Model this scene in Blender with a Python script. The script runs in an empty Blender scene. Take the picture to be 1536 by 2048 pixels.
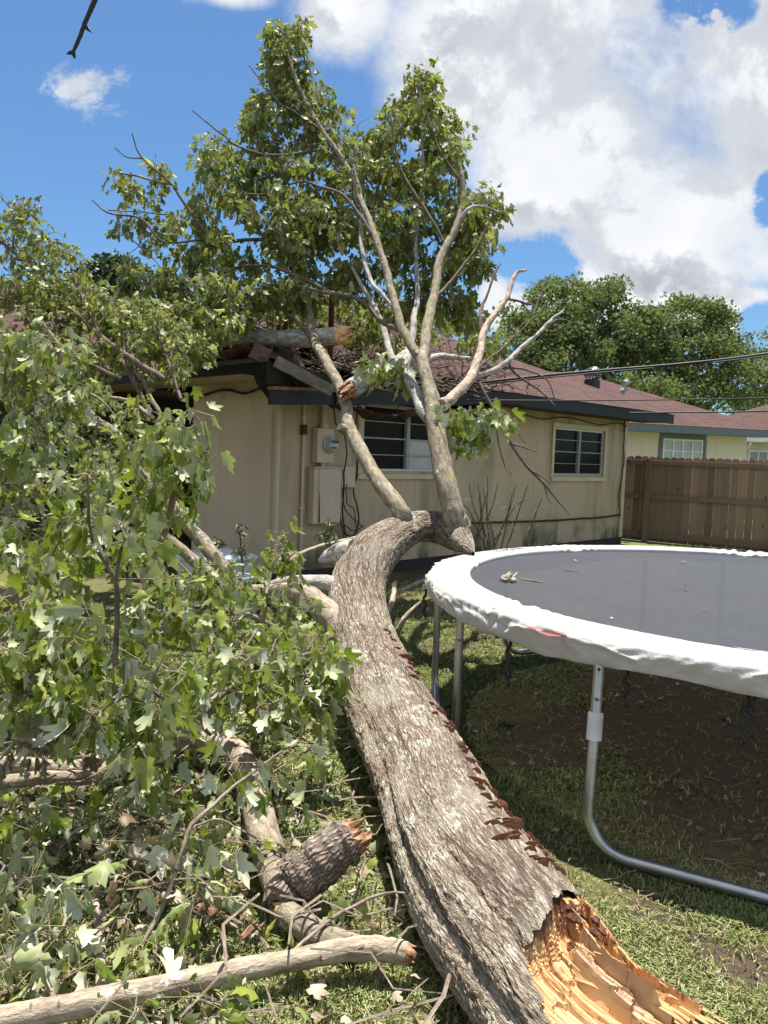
import bpy, math, random
import numpy as np
from mathutils import Matrix, Vector, Euler
RAD = math.radians
rng = np.random.default_rng(7)
random.seed(7)
S = bpy.context.scene
COL = S.collection

# ------------------------------------------------------------------ camera
EYE = np.array([0.0, 0.0, 1.6]); FPX = 1537.0
def rotm(p, r):
    a = RAD(90 - p); c, s = math.cos(a), math.sin(a)
    X = np.array([[1, 0, 0], [0, c, -s], [0, s, c]])
    a = RAD(r); c, s = math.cos(a), math.sin(a)
    return X @ np.array([[c, -s, 0], [s, c, 0], [0, 0, 1]])
RM = rotm(4.3, 2.0)
cd = bpy.data.cameras.new('camera'); cam = bpy.data.objects.new('camera', cd); COL.objects.link(cam)
cd.sensor_fit = 'VERTICAL'; cd.sensor_height = 36.0; cd.lens = 36.0 * FPX / 2048
cd.clip_start = 0.05; cd.clip_end = 2000
m4 = np.eye(4); m4[:3, :3] = RM; m4[:3, 3] = EYE
cam.matrix_world = Matrix(m4.tolist())
S.camera = cam
S.render.resolution_x = 768; S.render.resolution_y = 1024

def ray(x, y): return RM @ np.array([(x - 768) / FPX, -(y - 1024) / FPX, -1.0])
def at(x, y, Y):                       # survey: sight line through a photo point, at forward distance Y
    d = ray(x, y); return EYE + d * (Y / d[1])
def gz(x, y, z=0.0):                   # same sight line where it meets height z
    d = ray(x, y); return EYE + d * ((z - EYE[2]) / d[2])
def pxm(w, p):                         # width in photo pixels -> metres at point p
    return w * float(np.linalg.norm(np.asarray(p) - EYE)) / FPX

# ------------------------------------------------------------------ light
SUN_EL, SUN_AZ = 75.0, 3.0            # azimuth from +Y towards +X
S.view_settings.view_transform = 'Standard'; S.view_settings.look = 'None'
S.view_settings.exposure = 1.15; S.view_settings.gamma = 1.0
S.cycles.max_bounces = 6; S.cycles.diffuse_bounces = 3; S.cycles.glossy_bounces = 3
S.cycles.transmission_bounces = 3; S.cycles.transparent_max_bounces = 4
sl = bpy.data.lights.new('sun', 'SUN'); sl.energy = 5.0; sl.angle = RAD(0.5); sl.color = (1.0, 0.95, 0.87)
so = bpy.data.objects.new('sun', sl); COL.objects.link(so)
sd = Vector((math.sin(RAD(SUN_AZ)) * math.cos(RAD(SUN_EL)), math.cos(RAD(SUN_AZ)) * math.cos(RAD(SUN_EL)), math.sin(RAD(SUN_EL))))
so.rotation_euler = sd.to_track_quat('Z', 'Y').to_euler(); so.location = (0, 0, 30)

# ------------------------------------------------------------------ node helper
class G:
    def __init__(s, tree): s.t = tree
    def n(s, typ, ins=None, out=0, **props):
        nd = s.t.nodes.new(typ)
        for k, v in props.items(): setattr(nd, k, v)
        for k, v in (ins or {}).items():
            sk = nd.inputs[k]
            if hasattr(v, 'is_output'): s.t.links.new(v, sk)
            else:
                if isinstance(v, (tuple, list)) and len(v) == 3 and len(sk.default_value) == 4: v = (*v, 1)
                sk.default_value = v
        return nd.outputs[out] if out is not None else nd
    def m(s, op, a, b=0.0, c=0.0, clamp=False): return s.n('ShaderNodeMath', {0: a, 1: b, 2: c}, operation=op, use_clamp=clamp)
    def vm(s, op, a, b): return s.n('ShaderNodeVectorMath', {0: a, 1: b}, operation=op)
    def scale(s, v, xyz): return s.vm('MULTIPLY', v, xyz)
    def noise(s, v, sc, det=4, ro=0.55, di=0.0, out=0): return s.n('ShaderNodeTexNoise', {'Vector': v, 'Scale': sc, 'Detail': det, 'Roughness': ro, 'Distortion': di}, out)
    def vor(s, v, sc, feature='F1', out=0, rnd=1.0): return s.n('ShaderNodeTexVoronoi', {'Vector': v, 'Scale': sc, 'Randomness': rnd}, out, feature=feature)
    def step(s, v, a, b, lo=0.0, hi=1.0): return s.n('ShaderNodeMapRange', {0: v, 1: a, 2: b, 3: lo, 4: hi}, interpolation_type='SMOOTHSTEP')
    def mix(s, f, a, b, mode='MIX'):
        nd = s.t.nodes.new('ShaderNodeMix'); nd.data_type = 'RGBA'; nd.blend_type = mode
        for sk, v in ((nd.inputs[0], f), (nd.inputs[6], a), (nd.inputs[7], b)):
            if hasattr(v, 'is_output'): s.t.links.new(v, sk)
            else: sk.default_value = (*v, 1) if isinstance(v, (tuple, list)) else v
        return nd.outputs[2]
    def ramp(s, f, stops):
        nd = s.t.nodes.new('ShaderNodeValToRGB'); s.t.links.new(f, nd.inputs[0]); e = nd.color_ramp.elements
        while len(e) < len(stops): e.new(0.5)
        for k, (p, c) in enumerate(stops): e[k].position = p; e[k].color = (*c, 1)
        return nd.outputs[0]
    def pos(s): return s.n('ShaderNodeNewGeometry')
    def obj(s): return s.n('ShaderNodeTexCoord', out=3)
    def attr(s, name): return s.n('ShaderNodeAttribute', out=1, attribute_name=name)
    def island(s): return s.n('ShaderNodeNewGeometry', out=8)
    def back(s): return s.n('ShaderNodeNewGeometry', out=6)
    def bump(s, h, st=0.5, d=0.01): return s.n('ShaderNodeBump', {'Height': h, 'Strength': st, 'Distance': d})

def mat(name, fn):
    m = bpy.data.materials.new(name); m.use_nodes = True; t = m.node_tree; t.nodes.clear()
    g = G(t); r = fn(g)
    o = t.nodes.new('ShaderNodeOutputMaterial')
    disp = r.pop('disp', None); sh = r.pop('shader', None)
    if sh is None:
        tr = r.pop('translucent', None)
        p = g.n('ShaderNodeBsdfPrincipled', {}, None)
        for k, v in r.items():
            if hasattr(v, 'is_output'): t.links.new(v, p.inputs[k])
            else: p.inputs[k].default_value = (*v, 1) if isinstance(v, (tuple, list)) and len(v) == 3 else v
        sh = p.outputs[0]
        if tr is not None:
            b = g.n('ShaderNodeBsdfTranslucent', {'Color': tr[1]})
            sh = g.n('ShaderNodeMixShader', {0: tr[0], 1: sh, 2: b})
    t.links.new(sh, o.inputs[0])
    if disp is not None:
        t.links.new(disp, o.inputs[2]); m.displacement_method = 'BOTH'
    return m

# ------------------------------------------------------------------ world
w = bpy.data.worlds.new('World'); S.world = w; w.use_nodes = True
t = w.node_tree; t.nodes.clear(); g = G(t)
sky = g.n('ShaderNodeTexSky', {}, 0, sky_type='NISHITA', sun_disc=False, sun_elevation=RAD(SUN_EL), sun_rotation=RAD(SUN_AZ), air_density=1.0, dust_density=0.6, ozone_density=2.0)
dr = g.n('ShaderNodeTexCoord', out=0)
xyz = g.n('ShaderNodeSeparateXYZ', {0: dr}, None)
yy = g.m('MAXIMUM', xyz.outputs[1], 0.15)
cu = g.m('DIVIDE', xyz.outputs[0], yy); cw = g.m('DIVIDE', xyz.outputs[2], yy)
cov = None
def ell(px, py, rx, ry):
    d = ray(px, py); u0, w0 = d[0] / d[1], d[2] / d[1]
    a = g.m('DIVIDE', g.m('SUBTRACT', cu, u0), rx / FPX); b = g.m('DIVIDE', g.m('SUBTRACT', cw, w0), ry / FPX)
    return g.m('SUBTRACT', 1.0, g.m('SQRT', g.m('ADD', g.m('MULTIPLY', a, a), g.m('MULTIPLY', b, b))))
for e, wt in [((1130, 90, 400, 260), 1), ((1330, 420, 400, 240), 1), ((1500, 230, 330, 300), 1), ((1150, 330, 250, 190), 1), ((1010, 600, 70, 80), .7),
              ((1330, 610, 330, 80), 1), ((100, 585, 60, 28), .8), ((470, -10, 110, 40), .45), ((690, 20, 140, 120), .42)]:
    v = g.m('MULTIPLY', ell(*e), wt); cov = v if cov is None else g.m('MAXIMUM', cov, v)
flat = g.n('ShaderNodeCombineXYZ', {0: cu, 1: cw, 2: 0.0})
n1 = g.noise(flat, 3.2, 9, 0.6, 0.35); n2 = g.noise(g.vm('ADD', flat, (3.3, 1.7, 0)), 7.0, 8, 0.62, 0.2)
shape = g.m('ADD', g.m('MINIMUM', g.m('MULTIPLY', cov, 1.5), 0.55), g.m('MULTIPLY', g.m('SUBTRACT', n1, 0.5), 1.7))
shape = g.m('ADD', shape, g.m('MULTIPLY', g.m('SUBTRACT', n2, 0.5), 0.45))
# unseen broken cumulus added behind the viewer as white fill light
nb = g.noise(dr, 2.3, 7, .58, .3); ahead = g.step(xyz.outputs[1], -.1, .25)
gaps = None
for e in ((1415, 15, 110, 60), (1540, 400, 45, 70), (1090, 525, 120, 85), (1525, 645, 70, 50)):
    v = g.m('MAXIMUM', ell(*e), 0.0); gaps = v if gaps is None else g.m('MAXIMUM', gaps, v)
gaps = g.m('MULTIPLY', g.m('MAXIMUM', gaps, 0.0), 1.7)
shape = g.m('SUBTRACT', shape, g.m('MULTIPLY', gaps, g.m('MAXIMUM', g.m('ADD', .45, g.m('MULTIPLY', g.m('SUBTRACT', g.noise(g.vm('ADD', flat, (2.7, 8.1, 0)), 9.0, 8, .65, .3), .5), 5.0)), 0.0)))
dens = g.m('ADD', g.m('MULTIPLY', g.step(shape, -0.02, 0.46), ahead), g.m('MULTIPLY', g.step(nb, .42, .60), g.m('SUBTRACT', 1.0, ahead)))
# little torn cloud, upper left
s2 = g.m('ADD', ell(165, 172, 95, 62), g.m('MULTIPLY', g.m('SUBTRACT', g.noise(g.vm('ADD', flat, (0.4, 4.0, 0)), 20.0, 8, 0.68, 0.3), 0.5), 3.2))
dens = g.m('MAXIMUM', dens, g.m('MULTIPLY', g.step(s2, 0.10, 0.95), 0.9))
# cumulus light: bright rims and puffs, blue-grey bellies
n3 = g.noise(g.vm('ADD', flat, (1.1, 0.35, 0)), 4.6, 9, 0.62, 0.15)
n4 = g.noise(g.vm('ADD', flat, (1.1, 0.40, 0)), 4.6, 9, 0.62, 0.15)
lit = g.m('ADD', g.m('MULTIPLY', g.m('SUBTRACT', n3, n4), 2.6), g.m('ADD', .02, g.m('MULTIPLY', g.m('ADD', n3, g.noise(g.vm('ADD', flat, (6.1, 2.2, 0)), 1.9, 4, .5)), .5)))
thick = g.step(shape, 0.35, 1.0)
ccol = g.ramp(lit, [(0.33, (0.40, 0.44, 0.51)), (0.45, (0.60, 0.63, 0.69)), (0.54, (0.90, 0.92, 0.95)), (0.62, (1.12, 1.12, 1.12))])
ccol = g.mix(g.m('ADD', .25, g.m('MULTIPLY', thick, 0.7)), (0.80, 0.83, 0.88), ccol)
b1 = g.n('ShaderNodeBackground', {0: g.mix(1.0, sky, (0.62, 0.88, 1.08), 'MULTIPLY'), 1: 0.057}); b2 = g.n('ShaderNodeBackground', {0: ccol, 1: g.m('ADD', .58, g.m('MULTIPLY', ahead, -.13))})
t.links.new(g.n('ShaderNodeMixShader', {0: dens, 1: b1, 2: b2}), g.n('ShaderNodeOutputWorld', {}, None).inputs[0])

# ------------------------------------------------------------------ mesh helper
def nrm(v): v = np.asarray(v, float); return v / max(np.linalg.norm(v), 1e-9)
class MB:
    """collects vertices and faces; build() links them as one mesh object"""
    def __init__(s): s.v = []; s.f = {3: [], 4: []}; s.fm = {3: [], 4: []}; s.bk = []; s.n = 0
    def add(s, v, faces, mi=0, bk=None):
        v = np.asarray(v, float).reshape(-1, 3); s.v.append(v)
        s.bk.append(np.zeros((len(v), 3)) if bk is None else bk)
        if isinstance(faces, np.ndarray): faces = [faces]
        elif faces and not isinstance(faces[0], np.ndarray):
            faces = [np.array([f for f in faces if len(f) == k]) for k in (3, 4)]
        for a in faces:
            if len(a): s.f[a.shape[1]].append(a + s.n); s.fm[a.shape[1]].append(np.full(len(a), mi))
        s.n += len(v); return s
    def box(s, x0, x1, y0, y1, z0, z1, mi=0, M=None):
        v = np.array([[x, y, z] for x in (x0, x1) for y in (y0, y1) for z in (z0, z1)], float)
        if M is not None: v = v @ np.asarray(M)[:3, :3].T + np.asarray(M)[:3, 3]
        return s.add(v, np.array([[0, 1, 3, 2], [4, 6, 7, 5], [0, 4, 5, 1], [2, 3, 7, 6], [0, 2, 6, 4], [1, 5, 7, 3]]), mi)
    def bar(s, a, b, w, h, up=(0, 0, 1), mi=0):
        a = np.asarray(a, float); b = np.asarray(b, float); d = nrm(b - a); sd_ = nrm(np.cross(d, up)); u = np.cross(sd_, d)
        v = [p + sd_ * i * w / 2 + u * j * h / 2 for p in (a, b) for i in (-1, 1) for j in (-1, 1)]
        return s.add(v, np.array([[0, 1, 3, 2], [4, 6, 7, 5], [0, 4, 5, 1], [2, 3, 7, 6], [0, 2, 6, 4], [1, 5, 7, 3]]), mi)
    def tube(s, P, R, n=8, mi=0, cap=True, off=0.0, wob=0.0):
        P = np.asarray(P, float); k = len(P); R = np.full(k, R) if np.isscalar(R) else np.asarray(R, float)
        T = np.gradient(P, axis=0); T /= np.maximum(np.linalg.norm(T, axis=1, keepdims=True), 1e-9)
        a = np.array([0, 0, 1.0]) if abs(T[0][2]) < .9 else np.array([1.0, 0, 0])
        U = np.zeros((k, 3)); u = nrm(a - T[0] * (a @ T[0]))
        for i in range(k): u = nrm(u - T[i] * (u @ T[i])); U[i] = u
        V = np.cross(T, U); th = np.linspace(0, 2 * np.pi, n, endpoint=False)
        RR = R[:, None] * np.ones(n)
        if wob: RR = RR * (1 + wob * (rng.random((k, n)) - .5))
        ring = P[:, None] + RR[..., None] * (np.cos(th)[None, :, None] * U[:, None] + np.sin(th)[None, :, None] * V[:, None])
        L = np.concatenate([[0], np.cumsum(np.linalg.norm(np.diff(P, axis=0), axis=1))]) + off
        bk = np.stack([R[:, None] * np.cos(th), R[:, None] * np.sin(th), L[:, None] + 0 * th[None]], -1).reshape(-1, 3)
        i, j = np.meshgrid(np.arange(k - 1), np.arange(n), indexing='ij'); j2 = (j + 1) % n
        F = np.stack([i * n + j, i * n + j2, (i + 1) * n + j2, (i + 1) * n + j], -1).reshape(-1, 4)
        s.add(ring.reshape(-1, 3), F, mi, bk)
        if cap:
            for e, r0 in ((0, ring[0]), (k - 1, ring[-1])):
                tri = [[0, q + 1, (q + 1) % n + 1] if e else [0, (q + 1) % n + 1, q + 1] for q in range(n)]
                s.add(np.vstack([P[e][None], r0]), np.array(tri), mi, np.vstack([[0, 0, L[e]]] * (n + 1)))
        return s
    def lathe(s, prof, n=24, c=(0, 0, 0), mi=0, arc=None):
        prof = np.asarray(prof, float); k = len(prof); th = np.linspace(0, 2 * np.pi, n, endpoint=False)
        v = np.stack([prof[:, 0][:, None] * np.cos(th), prof[:, 0][:, None] * np.sin(th), prof[:, 1][:, None] + 0 * th], -1) + np.asarray(c)
        i, j = np.meshgrid(np.arange(k - 1), np.arange(n), indexing='ij'); j2 = (j + 1) % n
        return s.add(v.reshape(-1, 3), np.stack([i * n + j, i * n + j2, (i + 1) * n + j2, (i + 1) * n + j], -1).reshape(-1, 4), mi)
    def grid(s, A, mi=0, bk=None, keep=None):
        h, w_ = A.shape[:2]; i, j = np.meshgrid(np.arange(h - 1), np.arange(w_ - 1), indexing='ij')
        F = np.stack([i * w_ + j, i * w_ + j + 1, (i + 1) * w_ + j + 1, (i + 1) * w_ + j], -1).reshape(-1, 4)
        if keep is not None: F = F[keep.reshape(-1)]
        return s.add(A.reshape(-1, 3), F, mi, None if bk is None else bk.reshape(-1, 3))
    def build(s, name, mats, parent=None, smooth=False, loc=None, bevel=0.0):
        if not isinstance(mats, (list, tuple)): mats = [mats]
        me = bpy.data.meshes.new(name); V = np.vstack(s.v); org = np.zeros(3) if loc is None else np.asarray(loc, float)
        V = V - org
        loops, tot, mi = [], [], []
        for k in (3, 4):
            for a, b in zip(s.f[k], s.fm[k]): loops.append(a.reshape(-1)); tot.append(np.full(len(a), k)); mi.append(b)
        loops = np.concatenate(loops); tot = np.concatenate(tot); mi = np.concatenate(mi)
        me.vertices.add(len(V)); me.vertices.foreach_set('co', V.astype(np.float32).reshape(-1))
        me.loops.add(len(loops)); me.loops.foreach_set('vertex_index', loops.astype(np.int32))
        me.polygons.add(len(tot)); st = np.concatenate([[0], np.cumsum(tot)[:-1]])
        me.polygons.foreach_set('loop_start', st.astype(np.int32)); me.polygons.foreach_set('loop_total', tot.astype(np.int32))
        me.polygons.foreach_set('material_index', mi.astype(np.int32))
        me.polygons.foreach_set('use_smooth', np.full(len(tot), smooth))
        bk = np.vstack(s.bk)
        if np.abs(bk).max() > 0:
            at_ = me.attributes.new('bk', 'FLOAT_VECTOR', 'POINT'); at_.data.foreach_set('vector', bk.astype(np.float32).reshape(-1))
        me.update(); me.validate()
        for m_ in mats: me.materials.append(m_)
        o = bpy.data.objects.new(name, me); COL.objects.link(o); o.location = org
        if parent is not None: o.parent = parent
        if bevel:
            b = o.modifiers.new('bevel', 'BEVEL'); b.width = bevel; b.segments = 2; b.limit_method = 'ANGLE'
        return o

def thing(name, label, cat, loc=(0, 0, 0), rz=0.0, group=None):
    o = bpy.data.objects.new(name, None); COL.objects.link(o); o.location = loc; o.rotation_euler = (0, 0, rz)
    o.empty_display_size = 0.1
    return tag(o, label, cat, group)
def tag(o, label, cat, group=None):
    o['label'] = label; o['category'] = cat
    if group: o['group'] = group
    return o
def kind(o, k, label=None, cat=None):
    o['kind'] = k
    if label: o['label'] = label; o['category'] = cat
    return o
def dup(root):
    c = root.copy(); COL.objects.link(c)
    for ch in list(root.children):
        k = dup(ch); k.parent = c
    return c
def spline(P, n):
    """Catmull-Rom through the rows of P (any number of columns)"""
    P = np.asarray(P, float); k = len(P)
    Q = np.vstack([2 * P[0] - P[1], P, 2 * P[-1] - P[-2]])
    tt = np.linspace(0, k - 1, n); i = np.minimum(tt.astype(int), k - 2); f = (tt - i)[:, None]
    a, b, c, d = Q[i], Q[i + 1], Q[i + 2], Q[i + 3]
    return .5 * (2 * b + (c - a) * f + (2 * a - 5 * b + 4 * c - d) * f ** 2 + (3 * b - a - 3 * c + d) * f ** 3)
_h = rng.random((64, 64, 64))
def vnoise(x, y, z=0.0):
    x, y, z = np.broadcast_arrays(np.asarray(x, float), y, z); X, Y, Z = np.floor(x).astype(int), np.floor(y).astype(int), np.floor(z).astype(int)
    fx, fy, fz = x - X, y - Y, z - Z; fx, fy, fz = [q * q * (3 - 2 * q) for q in (fx, fy, fz)]
    r = 0
    for i in (0, 1):
        for j in (0, 1):
            for k in (0, 1):
                r = r + _h[(X + i) % 64, (Y + j) % 64, (Z + k) % 64] * (fx if i else 1 - fx) * (fy if j else 1 - fy) * (fz if k else 1 - fz)
    return r
def fbm(x, y, z=0.0, o=4):
    r, a, t_ = 0, .5, 0
    for i in range(o): r = r + a * vnoise(np.asarray(x) * 2 ** i + 7.3 * i, np.asarray(y) * 2 ** i, np.asarray(z) * 2 ** i); t_ += a; a *= .5
    return r / t_
def sstep(x, a, b): q = np.clip((np.asarray(x, float) - a) / (b - a), 0, 1); return q * q * (3 - 2 * q)

# ------------------------------------------------------------------ materials
def m_simple(name, col, rough=0.6, metal=0.0, var=0.15, sc=8.0, bump=0.0, bsc=60.0, **kw):
    def f(g):
        p = g.obj(); n = g.noise(p, sc, 5, .6)
        c = g.mix(1.0, col, g.ramp(n, [(0.25, (1 - var,) * 3), (0.75, (1 + var,) * 3)]), 'MULTIPLY')
        r = {'Base Color': c, 'Roughness': rough, 'Metallic': metal}
        if bump: r['Normal'] = g.bump(g.noise(p, bsc, 5, .6), bump, .004)
        r.update(kw); return r
    return mat(name, f)

def f_bark(g):                                   # thick ridged bark of the old trunk
    b = g.attr('bk'); wob = g.noise(b, 5.0, 3, .5, out=1)
    b2 = g.vm('ADD', b, g.scale(g.vm('SUBTRACT', wob, (.5, .5, .5)), (.03, .03, .04)))
    def furrow(sc, off, wd): return g.step(g.m('ABSOLUTE', g.m('SUBTRACT', g.noise(g.vm('ADD', g.scale(b2, sc), off), 1.0, 3, .5, .25), .5)), 0.0, wd)
    f1_ = furrow((66, 66, 8.5), (0, 0, 0), .10); f2_ = furrow((120, 120, 21), (4, 9, 2), .12); f3_ = furrow((230, 230, 60), (7, 1, 5), .16); crk = furrow((11, 11, .9), (3, 3, 8), .035)
    fine = g.noise(g.scale(b, (210, 210, 60)), 1.0, 4, .6); rid = g.noise(g.scale(b2, (20, 20, 2.6)), 1.0, 4, .6)
    h = g.m('ADD', g.m('ADD', g.m('MULTIPLY', f1_, .32), g.m('MULTIPLY', f2_, .34)), g.m('ADD', g.m('MULTIPLY', f3_, .26), g.m('ADD', g.m('MULTIPLY', rid, .08), g.m('MULTIPLY', fine, .14))))
    h = g.m('SUBTRACT', h, g.m('MULTIPLY', g.m('SUBTRACT', 1.0, crk), .45))
    c = g.ramp(h, [(0.22, (.12, .09, .067)), (0.48, (.28, .225, .17)), (0.75, (.37, .31, .24)), (1.0, (.44, .38, .30))])
    c = g.mix(g.m('MULTIPLY', g.m('SUBTRACT', 1.0, g.m('MULTIPLY', f1_, g.m('ADD', .45, g.m('MULTIPLY', f2_, .55)))), .55), c, (.085, .062, .047))
    red = g.step(g.noise(b, 3.2, 4, .6), .52, .72)
    c = g.mix(g.m('MULTIPLY', red, .35), c, (.23, .13, .09))
    c = g.mix(g.m('MULTIPLY', g.step(g.noise(g.scale(b, (1, 1, .6)), 4.5, 3, .5), .52, .66), .45), c, (.40, .36, .29))
    ln = g.noise(b, 7.0, 8, .72); ln2 = g.noise(b, 46.0, 3, .6)
    li = g.m('MULTIPLY', g.step(g.m('ADD', ln, g.m('MULTIPLY', g.m('SUBTRACT', ln2, .5), .22)), .54, .585), g.step(h, .4, .7))
    c = g.mix(g.m('MULTIPLY', li, .66), c, g.mix(ln2, (.48, .50, .40), (.64, .67, .55)))
    d = g.n('ShaderNodeDisplacement', {'Height': h, 'Midlevel': .75, 'Scale': 0.0085})
    return {'Base Color': c, 'Roughness': .9, 'Specular IOR Level': .2, 'disp': d}
M_BARK = mat('ridged_bark', f_bark)

def limb_bark(name, c0, c1, lich=(.55, .58, .5), moss=(.24, .22, .07), lt=.60, mt=.56, bs=.9):
    def f(g):
        b = g.attr('bk')
        n = g.noise(g.scale(b, (34, 34, 12)), 1.0, 6, .65); q = g.noise(b, 9.0, 5, .6)
        c = g.mix(g.step(n, .3, .68), c0, c1); c = g.mix(g.m('MULTIPLY', g.step(g.noise(g.scale(b, (16, 16, 5)), 1.0, 6, .7), .5, .68), .55), c, tuple(v * .55 for v in c0))
        c = g.mix(g.m('MULTIPLY', g.step(q, mt, mt + .14), .75), c, moss)
        sp = g.vor(g.vm('ADD', b, g.scale(g.noise(b, 30, 2, .5, out=1), (.012, .012, .012))), 26.0)
        li = g.m('MULTIPLY', g.step(g.noise(b, 13.0, 6, .7), lt - .02, lt + .03), g.step(sp, .62, .4))
        c = g.mix(g.m('MULTIPLY', li, .85), c, lich)
        sc_ = g.vor(g.scale(b, (10, 10, 26)), 1.0)
        c = g.mix(g.m('MULTIPLY', g.step(sc_, .16, .08), .7), c, (.06, .045, .035))
        h = g.m('ADD', n, g.m('MULTIPLY', g.noise(g.scale(b, (120, 120, 45)), 1.0, 3), .5))
        return {'Base Color': c, 'Roughness': .85, 'Specular IOR Level': .25, 'Normal': g.bump(h, bs, .010)}
    return mat(name, f)
M_LIMB = limb_bark('mossy_limb_bark', (.13, .105, .075), (.33, .28, .20))
M_GREY = limb_bark('grey_limb_bark', (.16, .145, .125), (.48, .46, .42), mt=.66)
M_PALE = limb_bark('pale_branch_bark', (.20, .155, .11), (.43, .36, .27), mt=.68)
M_DEAD = limb_bark('bare_dead_wood', (.22, .15, .11), (.55, .44, .36), mt=.9, lt=.72)
M_TWIG = limb_bark('twig_bark', (.075, .055, .042), (.19, .15, .115), mt=.75, lt=.70)
M_TWIGP = limb_bark('pale_twig_bark', (.16, .115, .085), (.34, .28, .22), mt=.8, lt=.64)
def f_stub(g):
    r = f_bark(g); r.pop('disp')
    b = g.attr('bk'); v = g.vor(g.scale(g.vm('ADD', b, g.scale(g.noise(b, 9, 3, .5, out=1), (.03, .03, .03))), (60, 60, 20)), 1.0, 'DISTANCE_TO_EDGE')
    c = g.ramp(g.m('ADD', v, g.m('MULTIPLY', g.noise(g.scale(b, (90, 90, 30)), 1.0, 4), .5)), [(.15, (.05, .036, .028)), (.4, (.17, .13, .10)), (.7, (.34, .29, .24))])
    return {'Base Color': c, 'Roughness': .92, 'Normal': g.bump(v, 1.0, .02)}
M_STUB = mat('dark_flaky_bark', f_stub)

def f_wood(g):                                   # torn raw wood
    b = g.attr('bk'); f1 = g.noise(g.scale(b, (30, 30, 4.6)), 1.0, 7, .7, .25); f2 = g.noise(g.scale(b, (150, 150, 7)), 1.0, 4, .6)
    big = g.noise(g.scale(b, (7, 7, 2.2)), 1.0, 3, .5)
    c = g.ramp(f1, [(.25, (.30, .13, .045)), (.36, (.52, .29, .12)), (.52, (.64, .42, .21)), (.72, (.72, .54, .32))])
    c = g.mix(g.m('MULTIPLY', g.step(big, .48, .64), .6), c, (.76, .53, .27))
    c = g.mix(g.m('MULTIPLY', g.step(big, .46, .30), .65), c, (.34, .13, .04))
    h = g.m('ADD', f1, g.m('MULTIPLY', f2, .5))
    return {'Base Color': g.mix(g.m('MULTIPLY', f2, .4), c, (.50, .33, .17)), 'Roughness': .85, 'Specular IOR Level': .2, 'Normal': g.bump(h, 1.0, .010)}
M_WOOD = mat('torn_raw_wood', f_wood)
def f_rot(g):
    p = g.obj(); n = g.noise(g.scale(p, (1, 1, 1)), 40, 5, .7)
    return {'Base Color': g.ramp(n, [(.3, (.035, .016, .010)), (.6, (.13, .055, .03)), (.8, (.34, .17, .08))]), 'Roughness': .95, 'Normal': g.bump(n, 1.0, .012)}
M_ROT = mat('brown_rotten_wood', f_rot)
def f_red(g):
    p = g.obj(); n = g.noise(p, 45, 5, .7)
    return {'Base Color': g.ramp(n, [(.3, (.13, .055, .03)), (.5, (.34, .165, .085)), (.7, (.60, .42, .27))]), 'Roughness': .85, 'Normal': g.bump(n, 1.0, .015)}
M_BREAK = mat('red_broken_wood', f_red)
M_TAN = m_simple('orange_tan_broken_wood', (.66, .38, .18), .85, var=.6, sc=30, bump=1.0, bsc=70)
def f_fungus(g):
    p = g.obj(); r = g.island(); n = g.noise(p, 60, 4, .6)
    c = g.mix(n, (.15, .058, .033), (.37, .16, .085)); c = g.mix(g.m('MULTIPLY', r, .4), c, (.20, .07, .03))
    return {'Base Color': c, 'Roughness': .8, 'Normal': g.bump(n, .6, .004)}
M_FUNG = mat('rusty_bracket_fungus', f_fungus)

def leafmat(name, tops, backs, tr=.22, trc=(.20, .32, .03), rough=.5, spec=.28):
    def f(g):
        r = g.island(); k = len(tops)
        c = g.ramp(r, [(i / (k - 1), q) for i, q in enumerate(tops)])
        c2 = g.ramp(r, [(i / (len(backs) - 1), q) for i, q in enumerate(backs)])
        p = g.obj(); c = g.mix(g.m('MULTIPLY', g.step(g.noise(p, 25, 4, .6), .35, .7), .25), c, (.16, .20, .07))
        col = g.mix(g.back(), c, c2)
        return {'Base Color': col, 'Roughness': rough, 'Specular IOR Level': spec, 'translucent': (tr, g.mix(.5, col, trc))}
    return mat(name, f)
M_LEAF = leafmat('maple_leaf', [(0.102, 0.158, 0.018), (0.169, 0.226, 0.029), (0.266, 0.311, 0.052), (0.113, 0.175, 0.027), (0.362, 0.379, 0.085), (0.186, 0.237, 0.034)],
                 [(0.339, 0.379, 0.169), (0.407, 0.441, 0.249), (0.305, 0.350, 0.147), (0.475, 0.497, 0.328)], tr=.32, trc=(.30, .40, .025))
M_LEAFC = leafmat('crown_maple_leaf', [(.085, .115, .020), (.16, .18, .030), (.25, .26, .055), (.075, .105, .025), (.34, .335, .09), (.14, .16, .035)],
                  [(.22, .25, .12), (.32, .345, .20), (.20, .235, .11), (.44, .45, .33)], trc=(.34, .42, .05), tr=.38)
M_WILT = leafmat('wilted_pale_leaf', [(0.238, 0.270, 0.108), (0.356, 0.383, 0.216), (0.173, 0.227, 0.054), (0.432, 0.443, 0.292), (0.216, 0.259, 0.065)],
                 [(0.432, 0.454, 0.313), (0.518, 0.535, 0.410), (0.367, 0.400, 0.248)], tr=.16)
M_DRYL = leafmat('dry_leaf', [(.16, .10, .055), (.30, .22, .14), (.42, .36, .28), (.10, .055, .03), (.36, .27, .17)], [(.42, .37, .30), (.33, .25, .17), (.5, .46, .4)], tr=.05)
M_TREE = leafmat('distant_tree_leaf', [(.055, .075, .032), (.10, .12, .05), (.17, .18, .085), (.065, .085, .038), (.22, .22, .11)], [(.14, .17, .08), (.20, .22, .12), (.12, .15, .07)], tr=.3, rough=.8, spec=.08)
M_CONI = leafmat('conifer_needles', [(.018, .040, .016), (.035, .060, .022), (.05, .08, .03)], [(.03, .05, .02), (.04, .06, .03)], tr=.05)
M_STEM = m_simple('leaf_stalk', (.30, .25, .11), .6, var=.35)

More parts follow.
